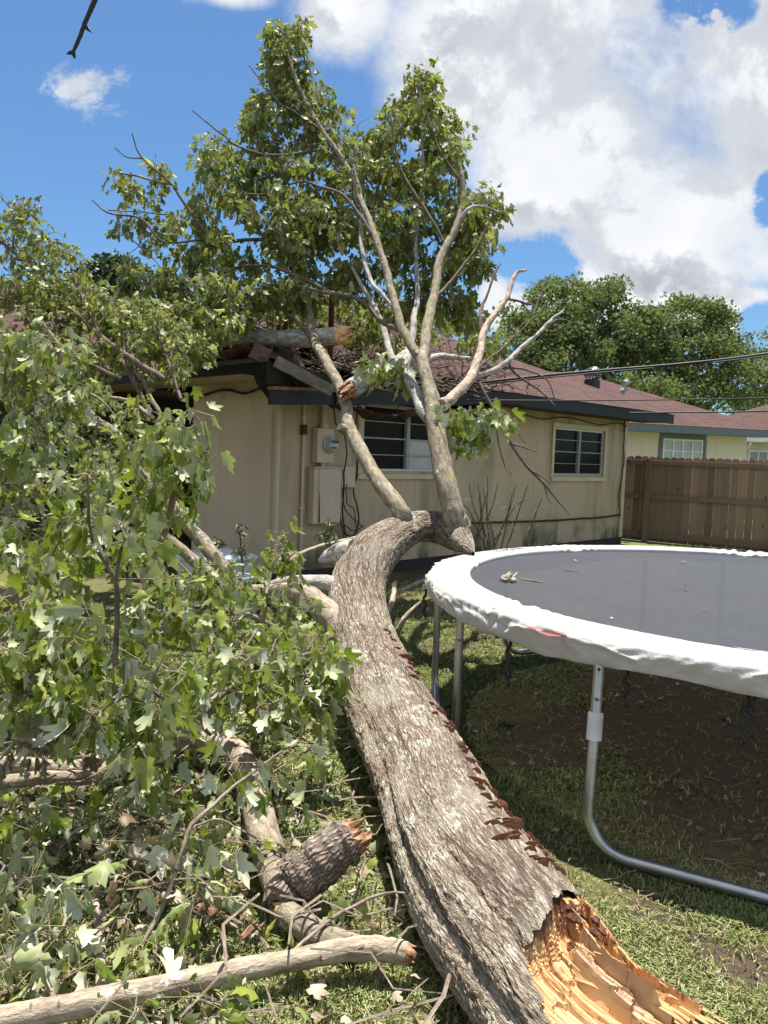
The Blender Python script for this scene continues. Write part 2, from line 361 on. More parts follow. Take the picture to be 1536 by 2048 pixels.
# ------------------------------------------------------------------ leaves and twigs
_half = [(.17, -.09), (.44, .03), (.32, .20), (.42, .29), (.64, .52), (.37, .55), (.21, .50), (.27, .72), (.12, .85)]
LV = np.array([(0, 0), (0, .28), (0, .55), (0, 1.0)] + _half + [(-x, y) for x, y in _half], float)
_t = [(0, 4, 5), (0, 5, 6), (0, 6, 1), (1, 6, 7), (7, 8, 9), (1, 7, 9), (1, 9, 10), (1, 10, 2), (2, 10, 11), (2, 11, 12), (2, 12, 3)]
LT = np.array(_t + [tuple((i + 9 if i > 3 else i) for i in (a, c, b)) for a, b, c in _t])
def leaves(mb, base, tip, nor, size, mi=0, fold=(0.05, .75), curl=(-.2, 1.5), rag=.17, wid=(.68, 1.02)):
    """all leaves at once: base points, tip directions, face normals, lengths"""
    n = len(base); base, tip, nor = [np.asarray(q, float) for q in (base, tip, nor)]
    tip = tip / np.linalg.norm(tip, axis=1, keepdims=True)
    nor = nor - tip * (nor * tip).sum(1, keepdims=True); nor /= np.maximum(np.linalg.norm(nor, axis=1, keepdims=True), 1e-6)
    sdv = np.cross(tip, nor); size = np.asarray(size).reshape(n, 1)
    L = LV[None] * (1 + rag * (rng.random((n, len(LV), 2)) - .5)); x, y = L[..., 0], L[..., 1]
    x = x * rng.uniform(*wid, (n, 1)); k = rng.uniform(*curl, (n, 1)); fo = rng.uniform(*fold, (n, 1))
    k = np.where(np.abs(k) < .05, .05, k)
    yb = np.sin(k * y) / k; zb = -(1 - np.cos(k * y)) / k
    ca = np.cos(fo * 1.3); xx = x * ca; zz = zb - np.abs(x) * np.sin(fo * 1.3) - .35 * fo * x * x + .03 * np.sin(9 * y + 5 * x)
    P = base[:, None] + size[..., None] * (xx[..., None] * sdv[:, None] + yb[..., None] * tip[:, None] + zz[..., None] * nor[:, None])
    F = (LT[None] + (np.arange(n) * len(LV))[:, None, None]).reshape(-1, 3)
    mb.add(P.reshape(-1, 3), F, mi)
def stalks(mb, a, b, w, mi):
    a, b = np.asarray(a), np.asarray(b); n = len(a); d = b - a; s_ = np.cross(d, rng.normal(size=(n, 3))); s_ /= np.maximum(np.linalg.norm(s_, axis=1, keepdims=True), 1e-6)
    s2_ = np.cross(d, s_); s2_ /= np.maximum(np.linalg.norm(s2_, axis=1, keepdims=True), 1e-6)
    V = np.stack([a + s_ * w, a - s_ * w * .5 + s2_ * w * .8, a - s_ * w * .5 - s2_ * w * .8, b + s_ * w, b - s_ * w * .5 + s2_ * w * .8, b - s_ * w * .5 - s2_ * w * .8], 1)
    F = (np.array([[0, 1, 4, 3], [1, 2, 5, 4], [2, 0, 3, 5]])[None] + (np.arange(n) * 6)[:, None, None]).reshape(-1, 4)
    mb.add(V.reshape(-1, 3), F, mi)

def blob_points(blobs, dens=1.0):
    out = []
    for px, py, rx, ry, Y, rY, n in blobs:
        for _ in range(max(1, int(round(n * dens)))):
            while True:
                q = rng.uniform(-1, 1, 3)
                if q @ q < 1: break
            out.append(at(px + q[0] * rx, py + q[1] * ry, Y + q[2] * rY))
    return np.array(out)

def foliage(skel, pts, twr=(.006, .0028), lsize=(.08, .12), per=(7, 13), droop=.6, sag=.06, spread=.16, stalk=(.04, .09), zmin=None, sides=4, mats_mi=(0,), maxlen=1.2, lw=.0012, leafkw={}, bare=0.0):
    """grow twigs from the skeleton out to every point and hang leaves on them. returns (twig MB, leaf MB)"""
    tw, lf = MB(), MB(); sk = np.asarray(skel, float)
    d0 = np.min(np.linalg.norm(pts[:, None] - sk[None], axis=2), axis=1); order = np.argsort(d0)
    nodes = list(sk); N = np.zeros((len(sk) + len(pts) * 6, 3)); N[:len(sk)] = sk; cnt = len(sk)
    B, T, NO, SZ, SA = [], [], [], [], []
    for i in order:
        c = pts[i].copy()
        if zmin is not None: c[2] = max(c[2], zmin)
        dd = np.linalg.norm(N[:cnt] - c, axis=1); j = int(np.argmin(dd)); p = N[j].copy(); L = dd[j]
        k = 6; f = np.linspace(0, 1, k)[:, None]
        perp = rng.normal(size=3) * L * .12; perp[2] += L * sag * 2
        C = p * (1 - f) + c * f + np.sin(f * np.pi) * perp + (rng.normal(size=(k, 3)) * L * .025) * (f > 0) * (f < 1)
        r0 = min(twr[0] * (.6 + .6 * min(L / .5, 1.6)), twr[0] * 1.7)
        tw.tube(C, np.linspace(r0, twr[1], k), sides, 0, cap=False, off=rng.random() * 9)
        N[cnt:cnt + 4] = C[2:6]; cnt += 4
        nl = rng.integers(per[0], per[1] + 1)
        if nl < 1 or rng.random() < bare: continue
        fr = rng.uniform(.35, 1.0, nl) ** .7; idx = fr * (k - 1); i0 = np.minimum(idx.astype(int), k - 2); ff = (idx - i0)[:, None]
        on = C[i0] * (1 - ff) + C[i0 + 1] * ff
        off = rng.normal(size=(nl, 3)); off /= np.linalg.norm(off, axis=1, keepdims=True)
        ax = nrm(c - p)
        pv = off * .9 + ax * .5 + np.array([0, 0, -.25 * droop]); pv /= np.linalg.norm(pv, axis=1, keepdims=True)
        base = on + pv * rng.uniform(*stalk, (nl, 1)) + off * spread * rng.random((nl, 1)) * .35
        if zmin is not None: base[:, 2] = np.maximum(base[:, 2], zmin)
        tip = off * .6 + ax * .15 + np.array([0, 0, -1.0]) * rng.uniform(.4, 2.4, (nl, 1)) * droop
        no = rng.normal(size=(nl, 3)) + np.array([0, 0, .55])
        B.append(base); T.append(tip); NO.append(no); SZ.append(rng.uniform(*lsize, nl) * rng.choice([.6, .8, 1.0, 1.15], nl)); SA.append(on)
    if B:
        B, T, NO, SZ, SA = np.vstack(B), np.vstack(T), np.vstack(NO), np.concatenate(SZ), np.vstack(SA)
        mi = rng.choice(mats_mi, len(B))
        for m_ in set(mats_mi):
            q = mi == m_
            if q.any(): leaves(lf, B[q], T[q], NO[q], SZ[q], int(m_), **leafkw)
        stalks(lf, SA, B, lw, max(mats_mi) + 1)
    return tw, lf

def stem_pts(spec, n=None, jit=0.0):
    """rows (px, py, Y, width_px) or ('z', px, py, z, width_px) -> points and radii, smoothed"""
    P = []
    for r in spec:
        if r[0] == 'z': p = gz(r[1], r[2], r[3]); wd = r[4]
        else: p = at(r[0], r[1], r[2]); wd = r[3]
        P.append([*p, pxm(wd, p) / 2])
    P = np.array(P); L = np.linalg.norm(np.diff(P[:, :3], axis=0), axis=1).sum()
    n = n or int(max(8, min(160, L / .035)))
    Q = spline(P, n); q = Q[:, :3]
    if jit: q = q + jit * np.stack([fbm(np.linspace(0, L * 4, n) + 9 * i + rng.random() * 30, 0 * q[:, 0]) - .5 for i in range(3)], -1)
    return q, np.maximum(Q[:, 3], .0015)

def broken_end(p, d, r, m_, parent, n=22, L=1.0, name='broken_end'):
    """jagged torn end of a log: ring of splinters of uneven length round a rough core"""
    mb = MB(); d = nrm(d); a = nrm(np.cross(d, (0.2, .3, 1))); b = np.cross(d, a); p = np.asarray(p, float)
    rows = []
    for k, f in enumerate(np.linspace(1.0, 0.0, 6)):
        th = np.linspace(0, 2 * np.pi, n, endpoint=False)
        ln = (rng.random(n) ** 2) * r * 1.3 * L * (1 if k < 4 else .3) + r * .35 * (fbm(th * 1.2 + k * 3.1, k * 1.7) - .4) * 2
        if k == 0: ln = ln * .4 - r * .1
        rows.append(p + d * ln[:, None] + r * f * .97 * (np.cos(th)[:, None] * a + np.sin(th)[:, None] * b))
    rows.insert(0, p - d * r * .5 + r * .95 * (np.cos(th)[:, None] * a + np.sin(th)[:, None] * b))
    A = np.array(rows); A = np.concatenate([A, A[:, :1]], 1); mb.grid(A)
    return mb.build(name, m_, parent)
# ================================================================== ground
TC = np.array([2.42, 4.62]); TR = 2.15          # trampoline centre and rim radius
def f_ground(g):
    p = g.obj(); n = g.noise(p, 1.3, 6, .65); n2 = g.noise(p, 22, 6, .7); n3 = g.noise(p, 120, 3, .7)
    soil = g.mix(n2, (.048, .035, .026), (.135, .097, .071))
    gr = g.mix(n2, (.055, .075, .02), (.17, .19, .06)); gr = g.mix(g.m('MULTIPLY', g.step(n3, .45, .65), .5), gr, (.24, .20, .11))
    gr = g.mix(g.step(g.noise(p, 3.0, 6, .7), .38, .62), gr, g.mix(n2, (.075, .055, .032), (.19, .16, .085)))
    d = g.n('ShaderNodeVectorMath', {0: p, 1: (TC[0] + .5, TC[1] - .4, 0)}, 1, operation='DISTANCE')
    dirt = g.step(g.m('ADD', d, g.m('MULTIPLY', g.m('SUBTRACT', g.noise(p, 2.4, 7, .7), .5), 3.2)), 2.7, 1.7)
    far = g.n('ShaderNodeSeparateXYZ', {0: p}, 1)
    c = g.mix(g.m('MAXIMUM', dirt, g.step(n, .50, .60)), gr, soil)
    c = g.mix(g.step(far, 9, 14), c, g.mix(n2, (.11, .135, .045), (.18, .20, .08)))
    return {'Base Color': c, 'Roughness': .95, 'Specular IOR Level': .1, 'Normal': g.bump(g.m('ADD', n2, g.m('MULTIPLY', n3, .5)), .8, .03)}
M_GROUND = mat('lawn_soil', f_ground)
mb = MB()
xs = np.linspace(-9, 9, 180); ys = np.linspace(.6, 9, 110)
XX, YY = np.meshgrid(xs, ys); edge = np.minimum.reduce([XX + 9, 9 - XX, YY - .6, 9 - YY]); ZZ = (fbm(XX * 2.2, YY * 2.2, 0, 4) - .55) * .07 * sstep(edge, 0, .8) - .008
mb.grid(np.stack([XX, YY, ZZ], -1))
mb.build('ground', M_GROUND, smooth=True)['kind'] = 'structure'
mb = MB(); B_ = 500; q = -.008
for x0, x1, y0, y1 in ((-B_, -9, -B_, B_), (9, B_, -B_, B_), (-9, 9, -B_, .6), (-9, 9, 9, B_)):
    mb.grid(np.array([[[x0, y0, q], [x1, y0, q]], [[x0, y1, q], [x1, y1, q]]], float))
mb.build('ground', M_GROUND)['kind'] = 'structure'

# ================================================================== house (local x along the end wall, y into the lot)
HC = np.array([-1.28, 9.049, 0.0]); HA = math.atan2(.71, .704)
HU = np.array([.704, .71, 0]); HV = np.array([-.71, .704, 0])
def h2w(s, v, z): return HC + HU * s + HV * v + np.array([0, 0, z])
def f_paint(stain, tint):
    def f(g):
        p = g.obj(); x = g.n('ShaderNodeSeparateXYZ', {0: p}, None)
        n = g.noise(g.scale(p, (3.2, 3.2, .45)), 1.0, 6, .6); n2 = g.noise(p, 2.0, 5, .6); n3 = g.noise(p, 30, 3, .6)
        c = g.mix(n2, tint, tuple(q * .88 for q in tint))
        st = g.m('MULTIPLY', g.step(n, .40, .66), g.step(g.noise(g.scale(p, (1.1, 1.1, .5)), 1.0, 4, .55), .34, .60))
        c = g.mix(g.m('MULTIPLY', st, stain), c, (.20, .165, .085))
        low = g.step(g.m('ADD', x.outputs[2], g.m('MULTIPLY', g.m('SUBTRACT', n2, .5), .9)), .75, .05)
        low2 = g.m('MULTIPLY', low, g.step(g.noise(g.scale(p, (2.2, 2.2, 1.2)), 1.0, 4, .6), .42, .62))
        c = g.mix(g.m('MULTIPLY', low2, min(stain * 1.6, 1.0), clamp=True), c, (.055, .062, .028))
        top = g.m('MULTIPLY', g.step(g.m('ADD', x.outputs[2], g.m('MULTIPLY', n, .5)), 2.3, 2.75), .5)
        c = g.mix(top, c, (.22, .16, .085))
        sm = None
        for ax in (0, 1):
            fr = g.m('FRACT', g.m('DIVIDE', g.m('ADD', x.outputs[ax], .02), 1.22)); l = g.step(fr, .008, .003); sm = l if sm is None else g.m('MAXIMUM', sm, l)
        c = g.mix(g.m('MULTIPLY', sm, .55), c, (.12, .10, .06))
        return {'Base Color': c, 'Roughness': .6, 'Normal': g.bump(g.m('SUBTRACT', g.m('MULTIPLY', n3, .4), sm), .35, .004)}
    return f
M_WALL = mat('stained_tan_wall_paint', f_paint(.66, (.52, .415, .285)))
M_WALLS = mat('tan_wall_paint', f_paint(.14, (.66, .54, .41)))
M_TRIM = m_simple('tan_trim_paint', (.56, .455, .32), .55, sc=3, var=.2)
M_BOXP = m_simple('beige_metal_paint', (.58, .46, .35), .5, sc=3, var=.12)
M_BLACK = m_simple('black_fascia_paint', (.006, .007, .009), .6, var=.4, sc=5)
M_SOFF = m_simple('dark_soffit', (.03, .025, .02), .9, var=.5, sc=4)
M_PORCH = m_simple('porch_wall_shade_tone', (.075, .06, .05), .8)  # shade of the porch recess put into the wall colour
M_ALU = m_simple('aluminium', (.52, .54, .54), .42, .6, var=.15)
M_ALUD = m_simple('dull_aluminium', (.30, .315, .31), .45, .5, var=.25)
M_GLASS = m_simple('dark_screened_glass', (.016, .013, .011), .25, var=.6, sc=1.2, **{'Specular IOR Level': .10})
def f_frost(g):
    p = g.obj(); n = g.noise(g.scale(p, (2, 1, 3)), 1.4, 3); return {'Base Color': g.mix(n, (.34, .35, .37), (.62, .64, .68)), 'Roughness': .12}
M_FROST = mat('pale_reflecting_glass', f_frost)
M_OLDW = m_simple('weathered_board', (.17, .15, .13), .85, sc=14, var=.5, bump=.6)
M_RUSTW = m_simple('split_brown_board', (.20, .105, .06), .85, sc=14, var=.5, bump=.6)
def f_roof(g):
    b = g.attr('bk'); x = g.n('ShaderNodeSeparateXYZ', {0: b}, None)
    br = g.n('ShaderNodeTexBrick', {'Vector': b, 'Color1': (.088, .044, .037), 'Color2': (.056, .031, .027), 'Mortar': (.028, .017, .017), 'Scale': 1.0, 'Mortar Size': .011, 'Mortar Smooth': .4, 'Bias': 0.0, 'Brick Width': .30, 'Row Height': .145}, None)
    n = g.noise(b, 2.0, 5, .6); n2 = g.noise(b, 90, 3, .7)
    c = g.mix(g.m('MULTIPLY', n2, .28), br.outputs[0], (.165, .118, .105)); c = g.mix(g.m('MULTIPLY', g.step(n, .42, .75), .55), c, (.12, .068, .064))
    row = g.m('FRACT', g.m('DIVIDE', x.outputs[1], .145))
    return {'Base Color': c, 'Roughness': .95, 'Specular IOR Level': .15, 'Normal': g.bump(g.m('ADD', g.m('MULTIPLY', row, -.8), g.m('ADD', br.outputs[1], g.m('MULTIPLY', n2, .2))), .8, .015)}
M_ROOF = mat('dark_red_shingles', f_roof)

house = thing('house', 'tan single storey house with stained walls, red roof and crushed black eave', 'house', HC, HA)
def hpart(mb, name, m, parent=None, **k): return mb.build(name, m, parent or house, **k)
# --- walls
W = 8.44; TOPZ = 2.46; T_ = .12
wins = [(1.37, 3.13, 1.37, 2.25), (5.90, 7.60, 1.34, 2.165)]
mb = MB(); xs_ = [0]
for a, b, c, d in wins:
    mb.box(xs_[-1], a, 0, T_, .14, TOPZ); mb.box(a, b, 0, T_, .14, c); mb.box(a, b, 0, T_, d, TOPZ); xs_.append(b)
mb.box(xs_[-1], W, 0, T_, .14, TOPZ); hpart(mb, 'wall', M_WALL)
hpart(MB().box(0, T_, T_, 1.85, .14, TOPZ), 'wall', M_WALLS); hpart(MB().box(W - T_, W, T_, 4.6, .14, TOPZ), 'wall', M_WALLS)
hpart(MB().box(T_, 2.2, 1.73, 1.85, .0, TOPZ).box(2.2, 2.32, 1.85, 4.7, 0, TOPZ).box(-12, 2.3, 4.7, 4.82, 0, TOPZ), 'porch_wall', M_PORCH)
hpart(MB().box(-.012, W + .012, -.012, .1, -.05, .142).box(-.012, .1, .1, 1.86, -.05, .142), 'foundation', m_simple('dark_footing', (.035, .032, .028), .95, var=.4))
hpart(MB().box(-.022, .03, -.022, -.002, .145, TOPZ - .01).box(-.022, -.002, -.001, .035, .145, TOPZ - .01), 'corner_trim', M_TRIM)
hpart(MB().box(W - .10, W + .022, -.022, -.002, .145, TOPZ - .01), 'corner_trim', M_TRIM)
# --- windows
def window(x0, x1, z0, z1, rows, frost, trim_w):
    wf = hpart(MB().box(x0, x1, .015, .06, z0, z0 + .035).box(x0, x1, .015, .06, z1 - .035, z1).box(x0, x0 + .035, .016, .06, z0 + .035, z1 - .035).box(x1 - .035, x1, .016, .06, z0 + .035, z1 - .035), 'window', M_ALU, bevel=.004)
    xm = (x0 + x1) / 2
    mb = MB().box(xm - .032, xm + .032, .004, .05, z0 + .035, z1 - .035)
    for sx0, sx1 in ((x0 + .035, xm - .032), (xm + .032, x1 - .035)):
        for k in range(1, rows):
            zz = z0 + (z1 - z0) * k / rows; h_ = .012 if k != rows // 2 else .019
            mb.box(sx0, sx1, .022, .052, zz - h_ / 2, zz + h_ / 2)
        for q in (sx0, sx1 - .018): mb.box(q, q + .018, .023, .05, z0 + .035, z1 - .035)
    mb.build('muntins', M_ALUD, wf)
    for k, (a, b) in enumerate(((x0 + .03, xm), (xm, x1 - .03))):
        if frost and k:
            MB().box(a + .002, b, .054, .06, z0 + .03, z0 + (z1 - z0) * .5).build('pane', M_FROST, wf)
            MB().box(a + .002, b, .058, .064, z0 + (z1 - z0) * .5, z1 - .03).build('pane', M_GLASS, wf)
        else: MB().box(a + .001 * k, b, .056, .062, z0 + .03, z1 - .03).build('pane', M_GLASS, wf)
    tw_ = trim_w
    MB().box(x0 - tw_, x0 - .002, -.024, -.002, z0 - .03, z1 + tw_).box(x1 + .002, x1 + tw_, -.024, -.002, z0 - .03, z1 + tw_).box(x0 - .001, x1 + .001, -.022, -.002, z1 + .002, z1 + tw_).build('window_trim', M_TRIM, wf)
    MB().box(x0 - tw_, x1 + tw_, -.05, -.002, z0 - .10, z0 - .032).build('sill', M_TRIM, wf)
window(*wins[0], 4, True, .09); window(*wins[1], 4, False, .075)
# --- roof: sagging front hip slope, side slope, main block
EV = -.62; RS = .425; EZ = 2.57; APX = 4.22
def sag(s): return .27 * (1 - sstep(s, -.6, 4.2))
def dent(s, v):                                     # where the tree broke through
    d = .62 * np.exp(-(((s - 1.4) / 1.5) ** 2 + ((v - .5) / 1.2) ** 2)) + .42 * np.exp(-(((s - 3.2) / 1.3) ** 2 + ((v - .3) / .9) ** 2))
    return d * (.65 + .7 * fbm(s * 3, v * 3, 2.2, 4))
a_, b_ = np.meshgrid(np.linspace(0, 1, 60), np.linspace(0, 1, 150), indexing='ij')
vv = EV + a_ * (APX - EV); s0 = EV + a_ * (APX - EV); s1 = W - EV - a_ * (W - EV - APX); ss = s0 + b_ * (s1 - s0)
intact = sstep(ss - s0, .05, .55)
zz = EZ + (vv - EV) * RS - (sag(ss) * sstep(1.6 - (vv - EV), 0, 1.5) + dent(ss, vv)) * intact
rough = (fbm(ss * 6, vv * 6, 5, 4) - .5) * .16 * np.clip(dent(ss, vv) * 4, 0, 1)
hole = (dent(ss, vv) * (.6 + .8 * fbm(ss * 2.3, vv * 2.3, 8, 4)) > .44)[:-1, :-1]
mb = MB(); mb.grid(np.stack([ss, vv, zz + rough], -1), keep=~hole, bk=np.stack([ss, (vv - EV) / .92, 0 * ss], -1))
roof = hpart(mb, 'roof', M_ROOF)
mb = MB()
def slope(P, U):                                    # quad P[i][j] with shingle coordinates U
    mb.grid(np.array(P, float), bk=np.array(U, float))
yr = 9.6; zr = EZ + (APX - EV) * RS
a_, b_ = np.meshgrid(np.linspace(0, 1, 30), np.linspace(0, 1, 60), indexing='ij')
xx = EV + a_ * (APX - EV); y0_ = EV + a_ * (APX - EV); y_ = y0_ + b_ * (yr - y0_)
lump = (fbm(xx * 5, y_ * 5, 3, 3) - .5) * .10 * sstep(y_, 1.6, .2)
mb.grid(np.stack([xx, y_, EZ + (xx - EV) * RS + lump], -1), bk=np.stack([y_, (xx - EV) / .92, 0 * xx], -1))
xw = W - EV; slope([[[xw, EV, EZ], [xw, yr, EZ]], [[APX, APX, zr], [APX, yr, zr]]], [[[0, 0, 0], [yr, 0, 0]], [[4.8, 5.2, 0], [yr, 5.2, 0]]])
slope([[[-13, 4.0, 2.50], [9.5, 4.0, 2.50]], [[-13, 8.7, 4.75], [9.5, 8.7, 4.75]]], [[[0, 0, 0], [22.5, 0, 0]], [[0, 5.2, 0], [22.5, 5.2, 0]]])
slope([[[-13, 13.4, 2.50], [9.5, 13.4, 2.50]], [[-13, 8.701, 4.75], [9.5, 8.701, 4.75]]], [[[0, 0, 0], [22.5, 0, 0]], [[0, 5.2, 0], [22.5, 5.2, 0]]])
hpart(mb, 'roof', M_ROOF)
# --- fascia and soffit
mb = MB(); sx = np.linspace(EV + .95, W - EV, 50)
for i in range(len(sx) - 1):
    z0, z1 = [EZ - .19 - sag(q) + .02 * math.sin(q * 2.1) * (q < 4) for q in (sx[i], sx[i + 1])]
    v = [[sx[i + e], EV + y, (z0, z1)[e] + h_] for e in (0, 1) for y in (-.03, 0) for h_ in (0, .165)]
    mb.add(v, np.array([[0, 1, 3, 2], [4, 6, 7, 5], [0, 4, 5, 1], [2, 3, 7, 6], [0, 2, 6, 4], [1, 5, 7, 3]]))
hpart(mb, 'front_fascia', M_BLACK)
hpart(MB().box(EV + .94, W - EV + .01, EV - .045, EV - .034, 0, .012), 'drip_edge', M_BLACK).location.z = EZ - .03
hpart(MB().box(EV - .03, EV, EV - .03, 4.1, EZ - .15, EZ - .012), 'side_fascia', M_BLACK)
hpart(MB().box(EV - .042, EV - .031, EV - .04, 4.1, EZ - .045, EZ + .005), 'drip_edge', m_simple('worn_blue_grey_trim', (.075, .088, .10), .5, var=.4, sc=5))
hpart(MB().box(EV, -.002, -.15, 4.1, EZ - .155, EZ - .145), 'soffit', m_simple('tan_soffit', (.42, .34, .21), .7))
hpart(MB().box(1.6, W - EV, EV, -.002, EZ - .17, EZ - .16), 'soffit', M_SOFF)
hpart(MB().box(-12.5, EV - .05, 4.0, 4.03, 2.36, 2.5), 'side_fascia', M_BLACK)
# --- broken corner: hanging boards, torn felt, rafters
def w2h(p): q = np.asarray(p) - HC; return np.array([q @ HU, q @ HV, q[2]])
def hb(p, y, Y): return w2h(at(p, y, Y))
mb = MB(); mb.bar(hb(551, 722, 8.15), hb(664, 782, 8.42), .045, .12); hpart(mb, 'hanging_board', M_OLDW)
mb = MB(); mb.bar(hb(538, 795, 8.12), hb(735, 797, 9.3), .035, .15); hpart(mb, 'fallen_fascia', M_BLACK)
mb = MB(); mb.bar(hb(541, 776, 8.18), hb(672, 781, 8.9), .10, .035); hpart(mb, 'split_board', M_RUSTW)
mb = MB()
for i in range(7):
    s_ = .15 + .6 * i; mb.bar((s_, EV + .03, EZ - .10 - sag(s_)), (s_, 1.4, EZ + .45 - sag(s_) * .5 - .45 * math.exp(-((s_ - 1.4) / 1.5) ** 2)), .045, .12)
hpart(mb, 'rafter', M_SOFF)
P = np.array([[hb(507, 748, 8.35), hb(560, 740, 8.3), hb(620, 760, 8.5)], [hb(512, 765, 8.5), hb(560, 765, 8.45), hb(620, 775, 8.6)], [hb(536, 798, 8.35), hb(570, 800, 8.5), hb(640, 800, 8.8)]])
mb = MB(); q = spline(P.reshape(3, 9), 12).reshape(12, 3, 3); q = spline(q.transpose(1, 0, 2).reshape(3, 36), 12).reshape(12, 12, 3)
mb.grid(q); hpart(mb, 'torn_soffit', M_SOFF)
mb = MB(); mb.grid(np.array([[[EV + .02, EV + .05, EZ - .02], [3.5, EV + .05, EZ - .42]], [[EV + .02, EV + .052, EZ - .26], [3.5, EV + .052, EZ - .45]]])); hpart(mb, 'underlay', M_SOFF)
M_SHING = m_simple('loose_shingle', (.155, .075, .068), .95, var=.45, sc=9, bump=.6)
sh = None
for i in range(85):
    if i < 45: s_, v_ = EV + rng.uniform(0, .45), EV + rng.uniform(.0, 2.6)
    else: s_, v_ = rng.uniform(-.3, 4.6), rng.uniform(-.55, 1.6)
    zt = EZ + min(s_ - EV, v_ - EV) * RS - (dent(s_, v_) * .7 + sag(s_) * .6 if v_ < s_ else 0)
    if sh is None:
        mb = MB(); X_, Y_ = np.meshgrid(np.linspace(-.15, .15, 5), np.linspace(-.1, .1, 4)); mb.grid(np.stack([X_, Y_, .10 * X_ ** 2 * 8 + .03 * np.sin(20 * Y_)], -1))
        sh = hpart(mb, 'loose_shingle', M_SHING); sh.modifiers.new('t', 'SOLIDIFY').thickness = .006; o = sh
    else:
        o = sh.copy(); COL.objects.link(o); o.parent = house
    o.location = (s_, v_, zt + .04); e = .55
    o.rotation_euler = (rng.normal() * e, rng.normal() * e - (.3 if i < 45 else 0), rng.random() * 6.3); f = rng.uniform(.6, 1.2); o.scale = (f, f, f)
# roof fittings
M_VENT = m_simple('black_vent_metal', (.022, .02, .021), .35, .4)
p = w2h(at(1183, 787, 15.4)); ss_, vv_ = p[0], p[1]; zb = EZ + (vv_ - EV) * RS
mb = MB().lathe([(.16, 0), (.155, .16), (.12, .17)], 20, (ss_, vv_, zb - .08))
tv = hpart(mb, 'turbine_vent', M_VENT, smooth=False)
mb = MB()
for k in range(18):
    a0 = k * 2 * np.pi / 18; pts_ = []
    for e in np.linspace(-1.1, 1.35, 7): pts_.append([[(.185 * math.cos(e)) * math.cos(a0 + e * .25 + j * .22) , (.185 * math.cos(e)) * math.sin(a0 + e * .25 + j * .22), .13 * math.sin(e) * (1 + .08 * j)] for j in (0, 1)])
    mb.grid(np.array(pts_) + np.array([ss_, vv_, zb + .21]))
mb.lathe([(.07, .12), (.05, .145), (0, .15)], 14, (ss_, vv_, zb + .19)); mb.build('turbine_head', m_simple('grey_vent_fins', (.16, .155, .16), .35, .7), tv)
p = w2h(at(1246, 800, 16.3)); zb = EZ + (p[1] - EV) * RS
hpart(MB().tube([(p[0], p[1], zb - .1), (p[0], p[1], zb + .13)], .04, 12).lathe([(.10, -.02), (.06, .05)], 12, (p[0], p[1], zb)).tube([(p[0] - .02, p[1], zb + .13), (p[0] + .1, p[1] - .03, zb + .16)], .06, 10), 'plumbing_vent', M_ALUD)
# service mast poking through the leaves
pm = w2h(at(662, 655, 9.6))
hpart(MB().tube([pm + [0, 0, -.45], pm + [0, 0, .46]], .036, 12), 'service_mast', m_simple('rusty_mast', (.115, .04, .026), .7, .2, var=.4))
hpart(MB().lathe([(.05, 0), (.10, .03), (.115, .10), (.08, .17), (.03, .20), (0, .205)], 16, pm + [0, 0, .45]), 'mast_cap', m_simple('grey_mast_cap', (.26, .26, .27), .5, .6))

# ================================================================== things on the wall
hrot = Matrix.Rotation(HA, 3, 'Z')
em = thing('electric_meter', 'round glass electric meter on a tan box with conduit up to the eave', 'electric meter', h2w(.66, 0, 1.69), HA)
MB().box(-.135, .135, -.11, -.002, -.22, .20).build('meter_box', M_BOXP, em, bevel=.008)
a_ = np.linspace(0, 2 * np.pi, 2)
md = MB().lathe([(.095, 0), (.095, .03), (.085, .034), (.082, .035), (.080, .10), (.06, .118), (0, .122)], 28)
o = md.build('meter_dial', m_simple('grey_meter_glass', (.42, .44, .46), .15, var=.3, sc=18), em, True); o.rotation_euler = (RAD(90), 0, 0); o.location = (.045, -.11, .0)
o = MB().lathe([(.104, 0), (.104, .03), (.096, .036)], 28).build('dial_ring', M_ALU, em); o.rotation_euler = (RAD(90), 0, 0); o.location = (.045, -.11, .0)
o = MB().box(-.05, .05, -.004, .004, .02, .055).box(-.055, .02, -.004, .004, -.045, -.025).build('dial_plate', m_simple('dark_dial_plate', (.05, .05, .055), .4), em); o.location = (.045, -.232, .0)
MB().tube([(0, -.06, .19), (0, -.06, .78)], .032, 12).lathe([(.05, .2), (.05, .26)], 12, (0, -.06, 0)).lathe([(.042, .34), (.042, .40)], 12, (0, -.06, 0)).tube([(0, -.06, -.2), (0, -.06, -.31)], .032, 12).build('conduit', M_BOXP, em)
bb = thing('breaker_panel', 'tall tan metal breaker panel with a lid seam below the meter', 'breaker box', h2w(.47, 0, .72), HA)
MB().box(0, .44, -.13, -.002, 0, .68).build('cabinet', M_BOXP, bb, bevel=.008)
MB().box(.07, .43, -.142, -.131, .01, .675).build('door', M_BOXP, bb, bevel=.003)
MB().box(-.012, .452, -.15, -.003, .681, .70).build('lid', M_BOXP, bb, bevel=.003)
MB().add([(.072, -.144, .02), (.098, -.144, .02), (.085, -.144, .38), (.078, -.1435, .40)], np.array([[0, 1, 2, 3]])).build('door_gap', M_BLACK, bb)
jb = thing('junction_box', 'small square tan utility box right of the breaker panel', 'utility box', h2w(.95, 0, 1.16), HA)
MB().box(0, .25, -.075, -.002, 0, .27).build('box', M_BOXP, jb, bevel=.006); MB().box(.01, .24, -.083, -.076, .01, .26).build('cover', M_BOXP, jb, bevel=.002)
cp = thing('conduit_pipe', 'thin tan conduit running down the wall left of the meter', 'pipe', h2w(.37, 0, 0), HA)
MB().tube([(0, -.03, .15), (0, -.03, 2.30)], .018, 10).build('pipe', M_BOXP, cp)
